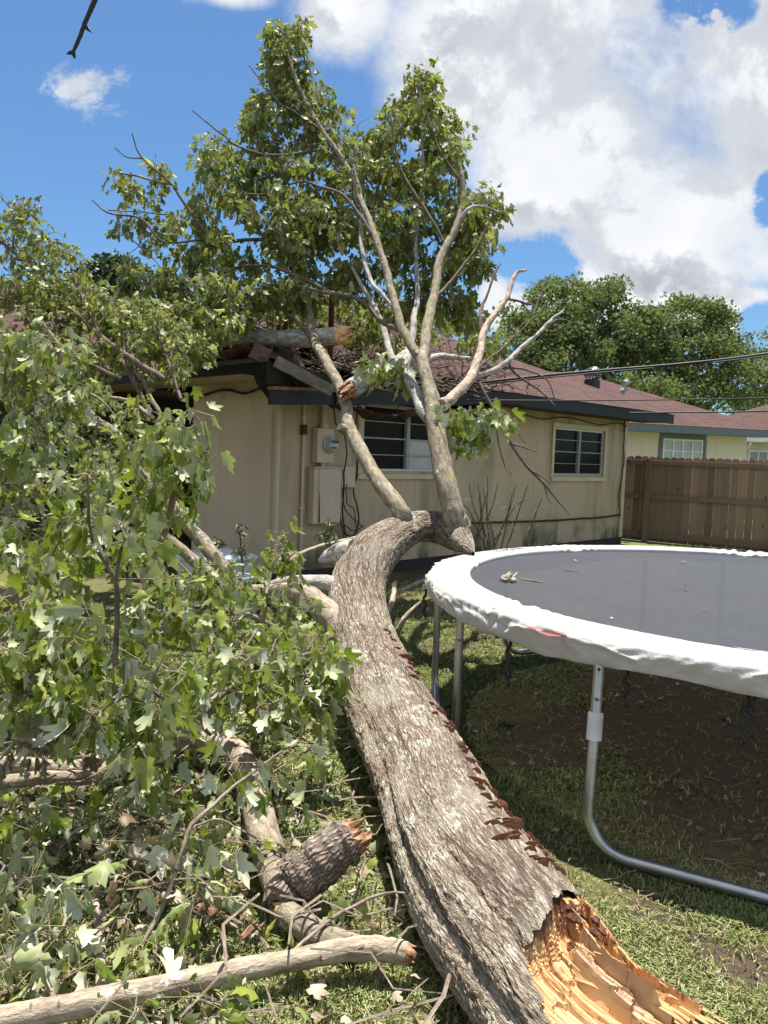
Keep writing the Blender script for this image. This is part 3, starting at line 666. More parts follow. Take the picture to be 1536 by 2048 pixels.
MB().box(-.03, .03, -.05, -.002, 1.98, 2.02).box(-.03, .03, -.05, -.002, .9, .93).build('clamp', M_BOXP, cp)
MB().box(-.035, .03, -.06, -.002, 1.80, 1.92).build('rusty_clamp', M_ROT, cp)
M_CABLE = m_simple('black_cable', (.015, .014, .014), .6)
def cable(name, P, r, label, cat, group=None, m_=None, hs=True, n=60, jit=0.0):
    P = np.array([h2w(*q) if hs else q for q in P]); Q = spline(P, n)
    if jit: Q = Q + jit * np.stack([fbm(np.linspace(0, 9, n) + 11 * i + rng.random() * 30, np.zeros(n)) - .5 for i in range(3)], -1)
    o = MB().tube(Q, r, 6).build(name, m_ or M_CABLE, smooth=True, loc=P[0]); return tag(o, label, cat, group or 'cables on the house wall')
cable('wall_cable', [(.84, -.03, 2.3), (.86, -.05, 1.95), (.98, -.10, 1.75), (1.0, -.1, 1.3), (.97, -.09, .9), (1.03, -.1, .5), (1.0, -.08, .2)], .009, 'thick black cable drooping from the eave past the meter dial to the ground', 'cable', jit=.05)
cable('wall_cable', [(1.24, -.03, 2.32), (1.22, -.05, 1.9), (1.24, -.06, 1.4), (1.19, -.07, 1.1), (1.27, -.09, .75), (1.18, -.1, .55), (1.0, -.12, .60), (.92, -.1, .8)], .010, 'black cable beside the left window frame with a loop at its foot', 'cable', jit=.04)
cable('wall_cable', [(.93, -.14, 1.15), (.97, -.16, .9), (1.1, -.2, .75), (1.25, -.18, .66), (1.1, -.16, .62), (.95, -.15, .68), (.99, -.15, .4)], .007, 'thin black wire coiled in loose loops below the utility box', 'cable', jit=.06)
cable('wall_cable', [(1.03, -.12, 1.2), (1.0, -.14, 1.0), (1.12, -.16, .85), (1.2, -.16, .5), (1.04, -.14, .46), (.92, -.12, .52)], .006, 'thin tangled wire hanging lowest of the loops under the utility box', 'cable', jit=.06)
cable('wall_cable', [(3.4, -.03, .62), (4.6, -.03, .58), (6.2, -.03, .55), (7.8, -.03, .56), (8.3, -.03, .58)], .016, 'black cable running level along the foot of the stained wall', 'cable', jit=.03)
cable('wall_cable', [(8.30, -.04, 2.38), (8.26, -.04, 2.0), (8.30, -.04, 1.5), (8.24, -.04, 1.0), (8.27, -.04, .7), (8.3, -.04, .56)], .012, 'black cable hanging down the far right corner of the wall', 'cable', jit=.05)
cable('wall_cable', [(4.5, -.06, 2.36), (5.4, -.07, 2.27), (6.2, -.06, 2.35), (7.2, -.07, 2.28), (8.0, -.06, 2.34), (8.35, -.05, 2.3)], .010, 'black wire sagging under the eave above the right window', 'cable', jit=.03)
cable('wall_cable', [(-.05, .2, 2.36), (-.05, .6, 2.28), (-.05, 1.1, 2.34), (-.05, 1.8, 2.25), (-.2, 2.6, 2.3)], .016, 'black wire sagging under the left side eave', 'cable', jit=.02)
# overhead service lines
def line(P, r, label, sagm=0.0):
    Q = np.array([at(*q) for q in P]); cable('service_line', Q, r, label, 'power line', 'service lines to the house', hs=False, n=50)
line([(905, 772, 9.3), (1050, 755, 9.0), (1200, 741, 8.8), (1370, 727, 8.6), (1545, 706, 8.4), (1900, 650, 8)], .015, 'thick twisted service line, highest of the three over the red roof')
line([(930, 800, 10.2), (1100, 801, 10.2), (1300, 800, 10.3), (1545, 795, 10.5), (1900, 780, 11)], .008, 'thin middle service line crossing the roof of the house')
line([(1150, 826, 14), (1340, 825, 13.5), (1545, 822, 13), (1900, 810, 13)], .013, 'lowest service line crossing in front of the neighbouring roofs')
line([(905, 776, 9.25), (1050, 760, 9.0), (1200, 745, 8.75), (1370, 730, 8.6), (1545, 710, 8.35), (1900, 655, 8)], .007, 'thin wire twisted just under the thickest service line')

# ================================================================== fence
def f_fence(g):
    r = g.island(); p = g.obj(); n = g.noise(g.scale(p, (14, 14, 1.2)), 1.0, 5, .6, .5); k = g.vor(g.scale(p, (6, 6, 2.2)), 1.0)
    c = g.mix(r, (.17, .105, .073), (.42, .28, .195)); c = g.mix(g.m('MULTIPLY', n, .65), c, (.11, .066, .048)); c = g.mix(g.m('MULTIPLY', g.step(g.noise(g.scale(p, (3, 3, .8)), 1.0, 4), .52, .7), .5), c, (.20, .16, .12))
    c = g.mix(g.m('MULTIPLY', g.step(k, .14, .06), .8), c, (.03, .018, .012))
    return {'Base Color': c, 'Roughness': .85, 'Normal': g.bump(n, .5, .004)}
M_FENCE = mat('brown_fence_wood', f_fence)
FA, FB = np.array([5.41, 15.80, 0]), np.array([7.283, 14.452, 0]); fd = nrm(FB - FA); fa = math.atan2(fd[1], fd[0])
fence = thing('wooden_fence', 'brown wooden privacy fence with dog eared boards and rails facing the yard', 'fence', FA, fa)
mb = MB(); x = -1.2
while x < 9:
    wd = rng.uniform(.132, .146); h_ = 1.74 + rng.normal() * .007; y0 = .03 + rng.uniform(0, .006); q = .03
    v = np.array([[x, 0], [x + wd, 0], [x + wd, h_ - q], [x + wd - q, h_], [x + q, h_], [x, h_ - q]])
    F3 = np.vstack([np.c_[v[:, 0], np.full(6, y0), v[:, 1]], np.c_[v[:, 0], np.full(6, y0 + .017), v[:, 1]]])
    mb.add(F3, [(0, 1, 2, 3), (0, 3, 4, 5), (9, 8, 7, 6), (11, 10, 9, 6)] + [(i, i + 6, (i + 1) % 6 + 6, (i + 1) % 6) for i in range(6)]); x += wd + rng.uniform(.002, .007)
mb.build('board_panel', M_FENCE, fence)
for zr_, hh in ((1.62, .09), (.92, .09), (.13, .14)): MB().box(-1.2, 9, -.012, .028, zr_ - hh / 2, zr_ + hh / 2).build('rail', M_FENCE, fence, bevel=.004)
for xp in (.0, 2.42, 4.84, 7.26): MB().box(xp - .05, xp + .05, -.10, -.014, 0, 1.70).build('post', M_FENCE, fence, bevel=.005)

# ================================================================== neighbours
M_CREAM = m_simple('cream_siding', (.72, .64, .56), .6, sc=2)
def f_grooved(g):
    p = g.obj(); x = g.n('ShaderNodeSeparateXYZ', {0: p}, 0); fr = g.m('FRACT', g.m('DIVIDE', x, .3)); l = g.step(fr, .05, .02)
    return {'Base Color': g.mix(g.m('MULTIPLY', l, .6), (.70, .61, .51), (.42, .35, .28)), 'Roughness': .6, 'Normal': g.bump(l, -.6, .01)}
M_CREAMG = mat('grooved_cream_siding', f_grooved)
M_BLUEF = m_simple('blue_grey_fascia_paint', (.115, .15, .18), .55)
M_WHITE = m_simple('white_paint', (.78, .78, .76), .5)
A0, B0 = at(1262, 905, 20.0), at(1512, 905, 21.3); A0[2] = 0; B0[2] = 0; nd = nrm(B0 - A0); na = math.atan2(nd[1], nd[0])
nh = thing('cream_house', 'cream neighbour house with blue grey fascia and white barred window behind the fence', 'house', A0, na)
Ln = float(np.linalg.norm(B0 - A0)); ez = 2.42
def nloc(p): q = np.asarray(p) - A0; return np.array([q @ nd, -q[0] * nd[1] + q[1] * nd[0], q[2]])
MB().box(-6, Ln - .35, 0, .15, 0, ez).box(Ln - .5, Ln - .35, .15, 8, 0, ez).build('wall', M_CREAMG, nh)
MB().box(-6.5, Ln + .1, -.62, -.58, ez - .02, ez + .16).build('fascia', M_BLUEF, nh)
MB().box(-6.4, Ln, -.58, -.002, ez - .01, ez).build('soffit', M_BLUEF, nh)
mb = MB(); e0 = ez + .17; aw = nloc(at(1170, 765, 24.5))
def tri_slope(P): P = np.array(P, float); L_ = np.linalg.norm(P[0][1] - P[0][0]); D_ = np.linalg.norm((P[1][0] + P[1][1]) / 2 - (P[0][0] + P[0][1]) / 2); mb.grid(P, bk=np.array([[[0, 0, 0], [L_, 0, 0]], [[L_ * .4, D_, 0], [L_ * .6, D_, 0]]], float))
pk = [aw[0], 4.4, e0 + 1.75]
tri_slope([[[-6.6, -.63, e0], [Ln + .12, -.63, e0]], [[pk[0] - 4, pk[1], pk[2]], pk]])
tri_slope([[[Ln + .12, -.63, e0], [Ln + .12, 9.4, e0]], [pk, [pk[0], pk[1] + .01, pk[2]]]])
mb.build('roof', M_ROOF, nh)
wl, wr = nloc(at(1326, 880, 20.3)), nloc(at(1406, 880, 20.7)); zt_, zb_ = at(1366, 878, 20.5)[2], 1.45
wf = MB().box(wl[0] - .1, wr[0] + .1, -.03, -.002, zt_, zt_ + .12).box(wl[0] - .12, wl[0], -.03, -.002, zb_ - .1, zt_).box(wr[0], wr[0] + .12, -.03, -.002, zb_ - .1, zt_).build('window', M_BLUEF, nh)
MB().box(wl[0] + .002, wr[0] - .002, -.008, -.003, zb_, zt_ - .002).build('pane', m_simple('pale_window_glass', (.42, .47, .53), .15, var=.2, sc=2), wf)
mb = MB()
for k in range(5): xk = wl[0] + .02 + (wr[0] - wl[0] - .04) * k / 4; mb.box(xk - .022, xk + .022, -.03, -.0085, zb_, zt_ - .003)
mb.box(wl[0] + .045, wr[0] - .045, -.028, -.009, zt_ - .05, zt_ - .006); mb.box(wl[0] + .045, wr[0] - .045, -.027, -.009, zt_ - .34, zt_ - .31); mb.build('muntins', M_WHITE, wf)
A1 = at(1492, 905, 25.0); A1[2] = 0
n2h = thing('white_house', 'distant cream walled house with red hip roof at the right edge', 'house', A1, -.12)
MB().box(-1.2, 10, 0, .15, 0, 2.45).build('wall', M_CREAM, n2h); MB().box(-1.7, 10.4, -.55, -.51, 2.40, 2.54).build('fascia', M_WHITE, n2h)
mb = MB(); tri_slope([[[-1.75, -.56, 2.55], [10.5, -.56, 2.55]], [[2.6, 4.0, 4.15], [6, 4.0, 4.15]]]); tri_slope([[[-1.75, 9, 2.55], [-1.75, -.56, 2.55]], [[2.6, 4.01, 4.15], [2.6, 4.0, 4.15]]]); mb.build('roof', M_ROOF, n2h)
q = [(-.05, -.5, 2.38), (-.05, -.42, 2.3), (-.12, -.1, 2.12), (-.14, -.06, 2.0), (-.14, -.06, .1)]; MB().tube(spline(q, 24), .05, 8).build('downspout', M_WHITE, n2h, True)
wx = at(1515, 900, 25)[0] - A1[0]; wf = MB().box(wx - .3, wx + .35, -.03, -.002, 1.4, 2.15).build('window', M_WHITE, n2h)
MB().box(wx - .24, wx + .0, -.036, -.031, 1.46, 2.09).box(wx + .04, wx + .29, -.036, -.031, 1.46, 2.09).build('pane', m_simple('grey_window_glass', (.25, .28, .32), .15), wf)

# ================================================================== trees beyond the houses
def far_tree(name, label, blobs, base, m_leaf, size, per, r0, group='trees beyond the houses', cl=.55, droop=.3):
    base = np.array(base, float); o = thing(name, label, 'tree', base, 0, group)
    pts = blob_points(blobs); cen = pts.mean(0)
    top = np.array([cen[0], cen[1], pts[:, 2].max() * .85])
    tr = MB(); lead = spline([base, base * .5 + cen * .5 + [.3, 0, -.5], cen, top], 24); tr.tube(lead, np.linspace(r0, r0 * .2, 24), 10)
    for i in rng.choice(len(pts), min(26, len(pts)), False):
        k = rng.integers(5, 18); L_ = spline([lead[k], lead[k] * .45 + pts[i] * .55 + [0, 0, -.2], pts[i]], 10); tr.tube(L_, np.linspace(r0 * .32, .03, 10), 6)
    lf = MB(); n = len(pts) * per
    c = np.repeat(pts, per, 0); d = rng.normal(size=(n, 3)); d /= np.linalg.norm(d, axis=1, keepdims=True); rr = cl * rng.random((n, 1)) ** .45
    c = c + d * rr * np.array([1.15, 1.15, .75]); sz = rng.uniform(*size, n)
    tip = rng.normal(size=(n, 3)) + [0, 0, -droop]; tip /= np.linalg.norm(tip, axis=1, keepdims=True); no = rng.normal(size=(n, 3)) + d * .6 + [0, 0, .7]
    no -= tip * (no * tip).sum(1, keepdims=True); no /= np.linalg.norm(no, axis=1, keepdims=True); sv = np.cross(tip, no); s1 = sz[:, None]
    V = np.stack([c, c + s1 * (tip * .45 + sv * .34), c + s1 * tip, c + s1 * (tip * .5 - sv * .34)], 1).reshape(-1, 3)
    lf.add(V, np.arange(n * 4).reshape(n, 4))
    t_ = tr.build('trunk', M_GREY, o); t_.location = -base; c_ = lf.build('crown', m_leaf, o); c_.location = -base
far_tree('leafy_tree', 'tall loose green tree behind the house roof, nearer the fallen tree', [(1150, 600, 85, 42, 32, 1.8, 26), (1215, 585, 50, 26, 32, 1.4, 12), (1105, 650, 75, 55, 31, 1.8, 26), (1180, 680, 95, 60, 31, 2, 34), (1060, 690, 60, 60, 30, 1.5, 20), (1230, 720, 80, 60, 31, 2, 26), (1120, 740, 100, 45, 30, 2, 26), (1040, 640, 40, 30, 30, 1.4, 8), (1280, 780, 90, 45, 30, 2, 22)],
         (8.3, 32, 0), M_TREE, (.10, .22), 105, .28)
far_tree('leafy_tree', 'broad rounded green tree behind the neighbouring red roofs', [(1385, 625, 75, 38, 34, 1.8, 24), (1330, 660, 60, 45, 33, 1.8, 20), (1440, 655, 45, 30, 34, 1.6, 10), (1300, 720, 80, 60, 33, 2, 26), (1400, 710, 95, 65, 33, 2, 36), (1460, 745, 60, 60, 33, 2, 22), (1350, 785, 120, 50, 32, 2, 34), (1262, 650, 60, 42, 32, 1.8, 16), (1250, 700, 70, 60, 32, 2, 22), (1475, 690, 30, 25, 34, 1, 6), (1270, 690, 45, 40, 33, 1.5, 10)],
         (13.5, 34, 0), M_TREE, (.10, .22), 105, .32)
far_tree('leafy_tree', 'small darker tree cut by the right edge of the photo', [(1525, 750, 50, 60, 36, 2, 18), (1560, 720, 60, 60, 37, 2, 18), (1500, 800, 60, 40, 36, 2, 16), (1600, 790, 70, 60, 36, 2, 20)], (19, 36.5, 0), M_TREE, (.10, .22), 105, .25)
far_tree('conifer_tree', 'small dark evergreen top showing above the left roof', [(215, 535, 40, 22, 34, 1, 16), (255, 548, 28, 22, 34, 1, 9), (190, 560, 50, 25, 34, 1, 12), (240, 600, 60, 40, 34, 1.5, 18)], (-11.5, 34, 0), M_CONI, (.15, .3), 60, .22)
# ================================================================== trampoline
def f_mat(g):                                        # open weave: a quarter of the light passes through
    p = g.obj(); n = g.noise(p, 3, 5, .6)
    b = g.n('ShaderNodeBsdfPrincipled', {'Base Color': g.mix(n, (.030, .032, .040), (.040, .042, .052)), 'Roughness': .6, 'Specular IOR Level': .3, 'Normal': g.bump(g.noise(p, 300, 3, .6), .15, .003)})
    return {'shader': g.n('ShaderNodeMixShader', {0: .08, 1: b, 2: g.n('ShaderNodeBsdfTransparent', {'Color': (1, 1, 1)})})}
M_MAT = mat('black_woven_mat', f_mat)
def f_pad(g):
    p = g.obj(); n = g.noise(p, 9, 6, .65); n2 = g.noise(p, 3.0, 3, .5)
    c = g.mix(n2, (.37, .345, .32), (.44, .42, .40)); c = g.mix(g.m('MULTIPLY', g.step(n, .55, .8), .35), c, (.55, .50, .44))
    wr = g.noise(g.vm('ADD', p, g.scale(g.noise(p, 6, 2, .5, out=1), (.3, .3, .1))), 16, 4, .55)
    return {'Base Color': c, 'Roughness': .42, 'Normal': g.bump(g.m('ADD', wr, g.m('MULTIPLY', g.noise(g.scale(p, (1, 1, 2.5)), 34, 4, .6, .8), .5)), .42, .010)}
M_PAD = mat('pale_vinyl_pad', f_pad)
M_STEEL = m_simple('galvanised_steel', (.42, .43, .42), .34, .85, var=.2, sc=14)
tramp = thing('trampoline', 'round black trampoline with wrinkled pale grey edge pad on steel legs', 'trampoline', (TC[0], TC[1], 0))
zt = .86
mb = MB(); A_ = []
for r in np.linspace(0, 1.905, 40): A_.append([[r * math.cos(a), r * math.sin(a), zt - .012 - .035 * (1 - (r / 1.845) ** 2)] for a in np.linspace(0, 2 * np.pi, 121)])
mb.grid(np.array(A_)); mb.build('jumping_mat', M_MAT, tramp, True)
# padded rim: eight sewn segments, draped over the frame
NA = 900; prof = [(1.87, -.02), (1.873, .008), (1.89, .017), (1.93, .020), (1.99, .022), (2.05, .021), (2.10, .016), (2.122, .004), (2.131, -.015), (2.134, -.032), (2.134, -.052), (2.130, -.070), (2.12, -.068)]
pr = spline(np.array(prof), 40); A_ = np.zeros((40, NA + 1, 3)); seg = 8
for j in range(NA + 1):
    a = 2 * np.pi * (j % NA) / NA; s_ = (a / (2 * np.pi) * seg + .42) % 1; dS = min(s_, 1 - s_) * 2 * np.pi / seg * 2.1
    pinch = math.exp(-(dS / .045) ** 2); pinch2 = math.exp(-(dS / .16) ** 2)
    ca, sa = math.cos(a), math.sin(a)
    for i in range(40):
        r, z = pr[i]; out = sstep(r, 2.08, 2.16)
        A_[i, j] = (r * ca, r * sa, z)
th_ = np.linspace(0, 2 * np.pi, NA + 1); RA = np.linalg.norm(A_[..., :2], axis=2); ii = np.linspace(0, 1, 40)[:, None]
cs, sn = np.cos(th_)[None], np.sin(th_)[None]
s_ = (th_ / (2 * np.pi) * seg + .42) % 1; dS = np.minimum(s_, 1 - s_) * 2 * np.pi / seg * 2.1
outer = sstep(ii, .5, .68); wrk = fbm(cs * 14 + ii * 3, sn * 14 + ii * 2.5, ii * 3, 4) - .5; wrk2 = fbm(cs * 40, sn * 40, ii * 5, 3) - .5
pk_ = np.exp(-(dS / .03) ** 2)[None]; pk2 = np.exp(-(dS / .2) ** 2)[None]
gath = np.sin(np.abs(dS)[None] * 75 + ii * 7) * pk2
dz = (wrk * .010 + wrk2 * .004) * (.5 + outer) - pk_ * .024 + gath * .008
drr = outer * (wrk * .028 + wrk2 * .012 - pk_ * .026 + gath * .013)
bottom = sstep(ii, .8, 1.0); dz = dz + bottom * (-.035 + .05 * (fbm(cs * 5, sn * 5, 0, 3) - .5))
fold = np.clip(1 - np.abs(fbm(cs * 9 + ii * 1.5, sn * 9 + ii * 1.5, ii * 1.2, 3) - .5) * 7, 0, 1) ** 2; fold2 = np.clip(1 - np.abs(fbm(cs * 22 + ii * 2.5, sn * 22 - ii * 2.5, 4, 2) - .5) * 5, 0, 1) ** 2
dz = dz + (fold * .006 + fold2 * .003) * (.25 + .75 * outer); drr = drr + outer * (fold * .016 + fold2 * .009)
A_[..., 0] += drr * cs; A_[..., 1] += drr * sn; A_[..., 2] += dz + zt
mb = MB(); mb.grid(A_); pad = mb.build('edge_pad', M_PAD, tramp, True)
M_SEAM = m_simple('grey_seam_thread', (.25, .24, .23), .7)
for k in range(seg):
    j = int(round((((k + 1 - .42) % seg) / seg) * NA)) % NA; MB().tube(A_[4:39, j] + [0, 0, .001], .0035, 6).build('seam', M_SEAM, pad, True)
mb = MB()                                            # red print on the pad
M_REDP = m_simple('red_print', (.55, .05, .045), .5)
def pad_patch(p0, p1, wd, n=14):
    a, b = gz(*p0, zt + .05), gz(*p1, zt + .05); q = []
    for f in np.linspace(0, 1, n):
        c = a + (b - a) * f; h_ = wd * math.sin(math.pi * min(max(f, .03), .97)) ** .6; d = nrm(c[:2] - TC); row = []
        for e in (-.5, .5):
            p = c[:2] + d * h_ * e - TC; r = np.linalg.norm(p); aa = math.atan2(p[1], p[0]) % (2 * np.pi)
            jj = int(round(aa / (2 * np.pi) * NA)) % NA; i_ = int(np.argmin(np.abs(np.linalg.norm(A_[:, jj, :2], axis=1) - r) + 9 * (np.arange(40) > 24) + 9 * (np.arange(40) < 5)))
            row.append([p[0], p[1], A_[i_, jj, 2] + .004])
        q.append(row)
    mb.grid(np.array(q))
pad_patch((1052, 1232), (1083, 1237), .03); pad_patch((1080, 1243), (1122, 1251), .035); pad_patch((1108, 1240), (1135, 1247), .02)
mb.build('red_print', M_REDP, pad)
q = [(2.06 * math.cos(a), 2.06 * math.sin(a), zt - .015) for a in np.linspace(0, 2 * np.pi, 97)]
MB().tube(q, .024, 10, cap=False).build('frame', M_STEEL, tramp, True)
M_FOAM = m_simple('ribbed_white_sleeve', (.66, .64, .60), .6)
def uleg(a0, a1, rr=2.05, sleeve=None, foot=0.0, push=(0, 0, 0)):
    pts = []
    p0 = np.array([rr * math.cos(RAD(a0)), rr * math.sin(RAD(a0)), 0]); p1 = np.array([rr * math.cos(RAD(a1)), rr * math.sin(RAD(a1)), 0]); p0t, p1t = p0.copy(), p1.copy(); p0 = p0 * (1 + foot) + push; p1 = p1 * (1 + foot) + push; d = nrm(p1 - p0); rb = .17; mid = lambda a, b, z: a + (b - a) * (zt - z) / zt + np.array([0, 0, z])
    P = [p0t + [0, 0, zt - .03], mid(p0t, p0, .5), p0 + [0, 0, .03 + rb]] + [p0 + d * rb * (1 - math.cos(q)) + np.array([0, 0, .03 + rb * (1 - math.sin(q))]) for q in np.linspace(.2, math.pi / 2, 8)]
    P2 = [p1t + [0, 0, zt - .03], mid(p1t, p1, .5), p1 + [0, 0, .03 + rb]] + [p1 - d * rb * (1 - math.cos(q)) + np.array([0, 0, .03 + rb * (1 - math.sin(q))]) for q in np.linspace(.2, math.pi / 2, 8)]
    lg = MB().tube(np.array(P + P2[::-1]), .0225, 14).build('leg', M_STEEL, tramp, True)
    for z_ in (.30, .62): MB().tube([mid(p0t, p0, z_), mid(p0t, p0, z_ + .007)], .0245, 14).build('joint', M_ALUD, lg)
    nrm_ = nrm(EYE - (p0 + np.array([*TC, .6])))
    for z_ in (.74, .62): MB().tube([mid(p0t, p0, z_) + nrm_ * .015, mid(p0t, p0, z_) + nrm_ * .0245], .007, 8).build('bolt_hole', M_BLACK, lg)
    if sleeve:
        mb = MB(); z = np.linspace(*sleeve, 60); mb.tube(np.array([mid(p0t, p0, q_) for q_ in z]), .030 + .0025 * (np.arange(60) % 4 < 2), 16); mb.build('sleeve', M_FOAM, lg)
la = lambda x, y: math.degrees(math.atan2(y - TC[1], x - TC[0]))
uleg(la(.84, 3.07), la(2.05, 2.45), 2.10, (.46, .57), .0, np.array([-.055, -.14, 0])); uleg(la(.40, 4.05), la(.44, 4.86), 2.07); uleg(la(1.02, 6.08), la(2.3, 6.67)); uleg(10, -25); uleg(-50, -72); uleg(75, 42)
st = None                                           # black pad tie straps
for (px, py, ln) in ((1010, 1285, .17), (1016, 1285, .13), (1206, 1338, .13), (1258, 1348, .09), (1490, 1402, .13), (1503, 1405, .10), (865, 1190, .10)):
    p = gz(px, py, .74); v = p[:2] - TC; v = v / np.linalg.norm(v) * 2.10
    if px == 865: v = v / 2.1 * 2.15
    mb = MB(); n = 14; P = np.c_[v[0] + .008 * np.sin(np.arange(n) * 1.1), v[1] + .008 * np.cos(np.arange(n) * 1.3), zt - .09 - np.linspace(0, ln + .07, n)]
    mb.tube(P, .007 + .005 * (np.arange(n) % 3 == 0), 6); mb.build('tie_strap', M_CABLE, tramp)

def dry_leaf(name, p, size, tip, nor, label, m_=None, curl=(.6, 1.4), fold=(.2, .6), group=None):
    mb = MB(); leaves(mb, [p], [tip], [nor], [size], 0, fold, curl); o = mb.build(name, m_ or M_DRYL, None, True, loc=p); return tag(o, label, 'leaf', group)
pl = gz(1003, 1160, zt - .01); 
tl = thing('dead_leaf', 'curled brown dead leaf lying on the black trampoline mat', 'leaf', pl)
mb = MB(); leaves(mb, [np.array([0, 0, .015])] * 2, [(1, .3, .05), (.9, -.4, .25)], [(0, .4, 1), (0, -.8, .6)], [.13, .10], 0, (.2, .4), (-.9, -.5)); mb.build('blade', M_DRYL, tl, True)
def stick(p, q, r, label, name='twig', m_=None, n=8, jit=.02):
    P = spline([p, (np.array(p) + q) / 2 + rng.normal(size=3) * [jit, jit, 0], q], n); o = MB().tube(P, np.linspace(r, r * .5, n), 6).build(name, m_ or M_TWIGP, loc=P[0]); return tag(o, label, 'twig')
stick(gz(1041, 1158, zt - .02), gz(1087, 1165, zt - .02), .006, 'pale twig lying on the trampoline mat beside the dead leaf')
stick(gz(1130, 1141, zt - .02), gz(1158, 1143, zt - .02), .005, 'tiny twig farther back on the trampoline mat')
mb = MB(); c_ = []
for _ in range(8):
    a, r = rng.random() * 6.28, rng.random() ** .5 * 1.7; c_.append([TC[0] + r * math.cos(a), TC[1] + r * math.sin(a), zt - .035 + .035 * (r / 1.845) ** 2])
leaves(mb, c_, rng.normal(size=(8, 3)) * [1, 1, .1], np.tile([0, 0, 1.], (8, 1)) + rng.normal(size=(8, 3)) * .2, rng.uniform(.02, .05, 8), 0, (0, .3), (-.8, .8))
kind(mb.build('leaf_bits', M_DRYL), 'stuff', 'scattered leaf bits on the trampoline mat', 'leaf bits')

# ================================================================== the fallen tree
TRK = [(1309, 2160, .2, 292), (1169, 2045, .205, 264), (1084, 1935, .21, 278), (973, 1790, .22, 268), (904, 1680, .22, 231), (858, 1570, .23, 204), (794, 1450, .26, 174), (757, 1365, .33, 154), (730, 1268, .475, 118), (714, 1190, .625, 116), (736, 1122, .82, 106), (778, 1080, .95, 84), (830, 1054, 1.03, 64), (880, 1056, 1.015, 66), (910, 1070, .985, 62), (931, 1089, .94, 36), (946, 1107, .90, 8)]
C_ = []
for px, py, z, wd in TRK:
    p = gz(px, py, z); C_.append([*p, pxm(wd, p) / 2])
NR, NT = 820, 168
q = spline(C_, 400); Ls = np.concatenate([[0], np.cumsum(np.linalg.norm(np.diff(q[:, :3], axis=0), axis=1))]); sg = np.linspace(0, Ls[-1], NR)
TP = np.stack([np.interp(sg, Ls, q[:, k]) for k in range(4)], -1); PP, RR_ = TP[:, :3], TP[:, 3]
Tn = np.gradient(PP, axis=0); Tn /= np.linalg.norm(Tn, axis=1, keepdims=True)
Up = np.array([0, 0, 1.0]) - Tn * Tn[:, 2:3]; Up /= np.linalg.norm(Up, axis=1, keepdims=True); Rt = np.cross(Tn, Up)   # Rt: right side seen along the trunk
def trunk_pt(s, th, k=1.0):
    i = np.clip(np.searchsorted(sg, s), 0, NR - 1); n_ = math.cos(th) * Up[i] + math.sin(th) * Rt[i]; return PP[i] + n_ * RR_[i] * k, n_, Tn[i]
TH = np.linspace(0, 2 * np.pi, NT, endpoint=False)
Sg, Tg = np.meshgrid(sg, TH, indexing='ij')
cx, cy = np.cos(Tg), np.sin(Tg)
lobe = 0.99 + .035 * (fbm(cx * 1.6, cy * 1.6, Sg * .9, 3) - .5) * 2 + .05 * np.cos(3 * Tg + Sg * .8) * sstep(Sg, 2.6, .3) + .04 * (fbm(cx * 3.4, cy * 3.4, Sg * 1.1, 4) - .5) 
seam = np.exp(-(((Tg - 2 * np.pi + .62 + .12 * np.sin(Sg * 2)) / .10) ** 2)) * sstep(Sg, 3.0, 1.2) * .07      # long crack down the left flank
seam2 = np.exp(-(((Tg - 2 * np.pi + 1.25 + .15 * np.sin(Sg * 1.7 + 1)) / .13) ** 2)) * sstep(Sg, 3.2, 1.0) * .07
Rr = RR_[:, None] * (lobe - seam - seam2)
# two old wounds on the left where limbs tore out
s_knot = sg[np.argmin(np.linalg.norm(PP - gz(712, 1350, .33), axis=1))]
Rr = Rr * (1 + .20 * np.exp(-(((Sg - s_knot) / .16) ** 2 + ((Tg - 2 * np.pi + 1.45) / .40) ** 2)) - .16 * np.exp(-(((Sg - s_knot + .05) / .08) ** 2 + ((Tg - 2 * np.pi + 1.15) / .16) ** 2)))
n_ = np.cos(TH)[None, :, None] * Up[:, None] + np.sin(TH)[None, :, None] * Rt[:, None]
tau = (TH + np.pi) % (2 * np.pi) - np.pi
P_full = PP[:, None] + n_ * Rr[..., None]
_q = (P_full - EYE) @ RM; _px = 768 - FPX * _q[..., 0] / _q[..., 2]; _py = 1024 + FPX * _q[..., 1] / _q[..., 2]
_face = (n_ * (EYE - P_full)).sum(-1) > 0
def surf(px, py):                                     # where a sight line meets the bark: (s, tau)
    d = (_px - px) ** 2 + (_py - py) ** 2 + 1e9 * ~_face; i, j = np.unravel_index(np.argmin(d), d.shape); return sg[i], tau[j]
# torn lower edge of the bark
_bp = sorted([surf(*q)[::-1] for q in ((1197, 1805), (1172, 1790), (1140, 1785), (1108, 1800), (1098, 1835), (1075, 1865), (1058, 1895), (1047, 1925), (1065, 1965), (1085, 2000), (1097, 2046))])
_bt = np.array([-3.2, -2.4, _bp[0][0] - .25] + [q[0] for q in _bp] + [_bp[-1][0] + .35, 2.4, 3.2]); _bs = np.array([0, .0, max(_bp[0][1] - .25, 0)] + [q[1] for q in _bp] + [max(_bp[-1][1] - .35, 0), 0, 0])
s_top = float(np.interp(0.0, _bt, _bs))
def s_break(t_): t_ = np.asarray(t_, float); return np.interp(t_, _bt, _bs) + .05 * (fbm(t_ * 9 + 20, 0 * t_, 0, 3) - .5) + .018 * (fbm(t_ * 22 + 5, 0 * t_, 0, 2) - .5)
sb = s_break(tau)
below = Sg < sb[None]
Pv = PP[:, None] + n_ * Rr[..., None]
ii_ = np.clip(np.searchsorted(sg, sb), 0, NR - 1)
for j in range(NT): Pv[:ii_[j], j] = Pv[ii_[j], j]
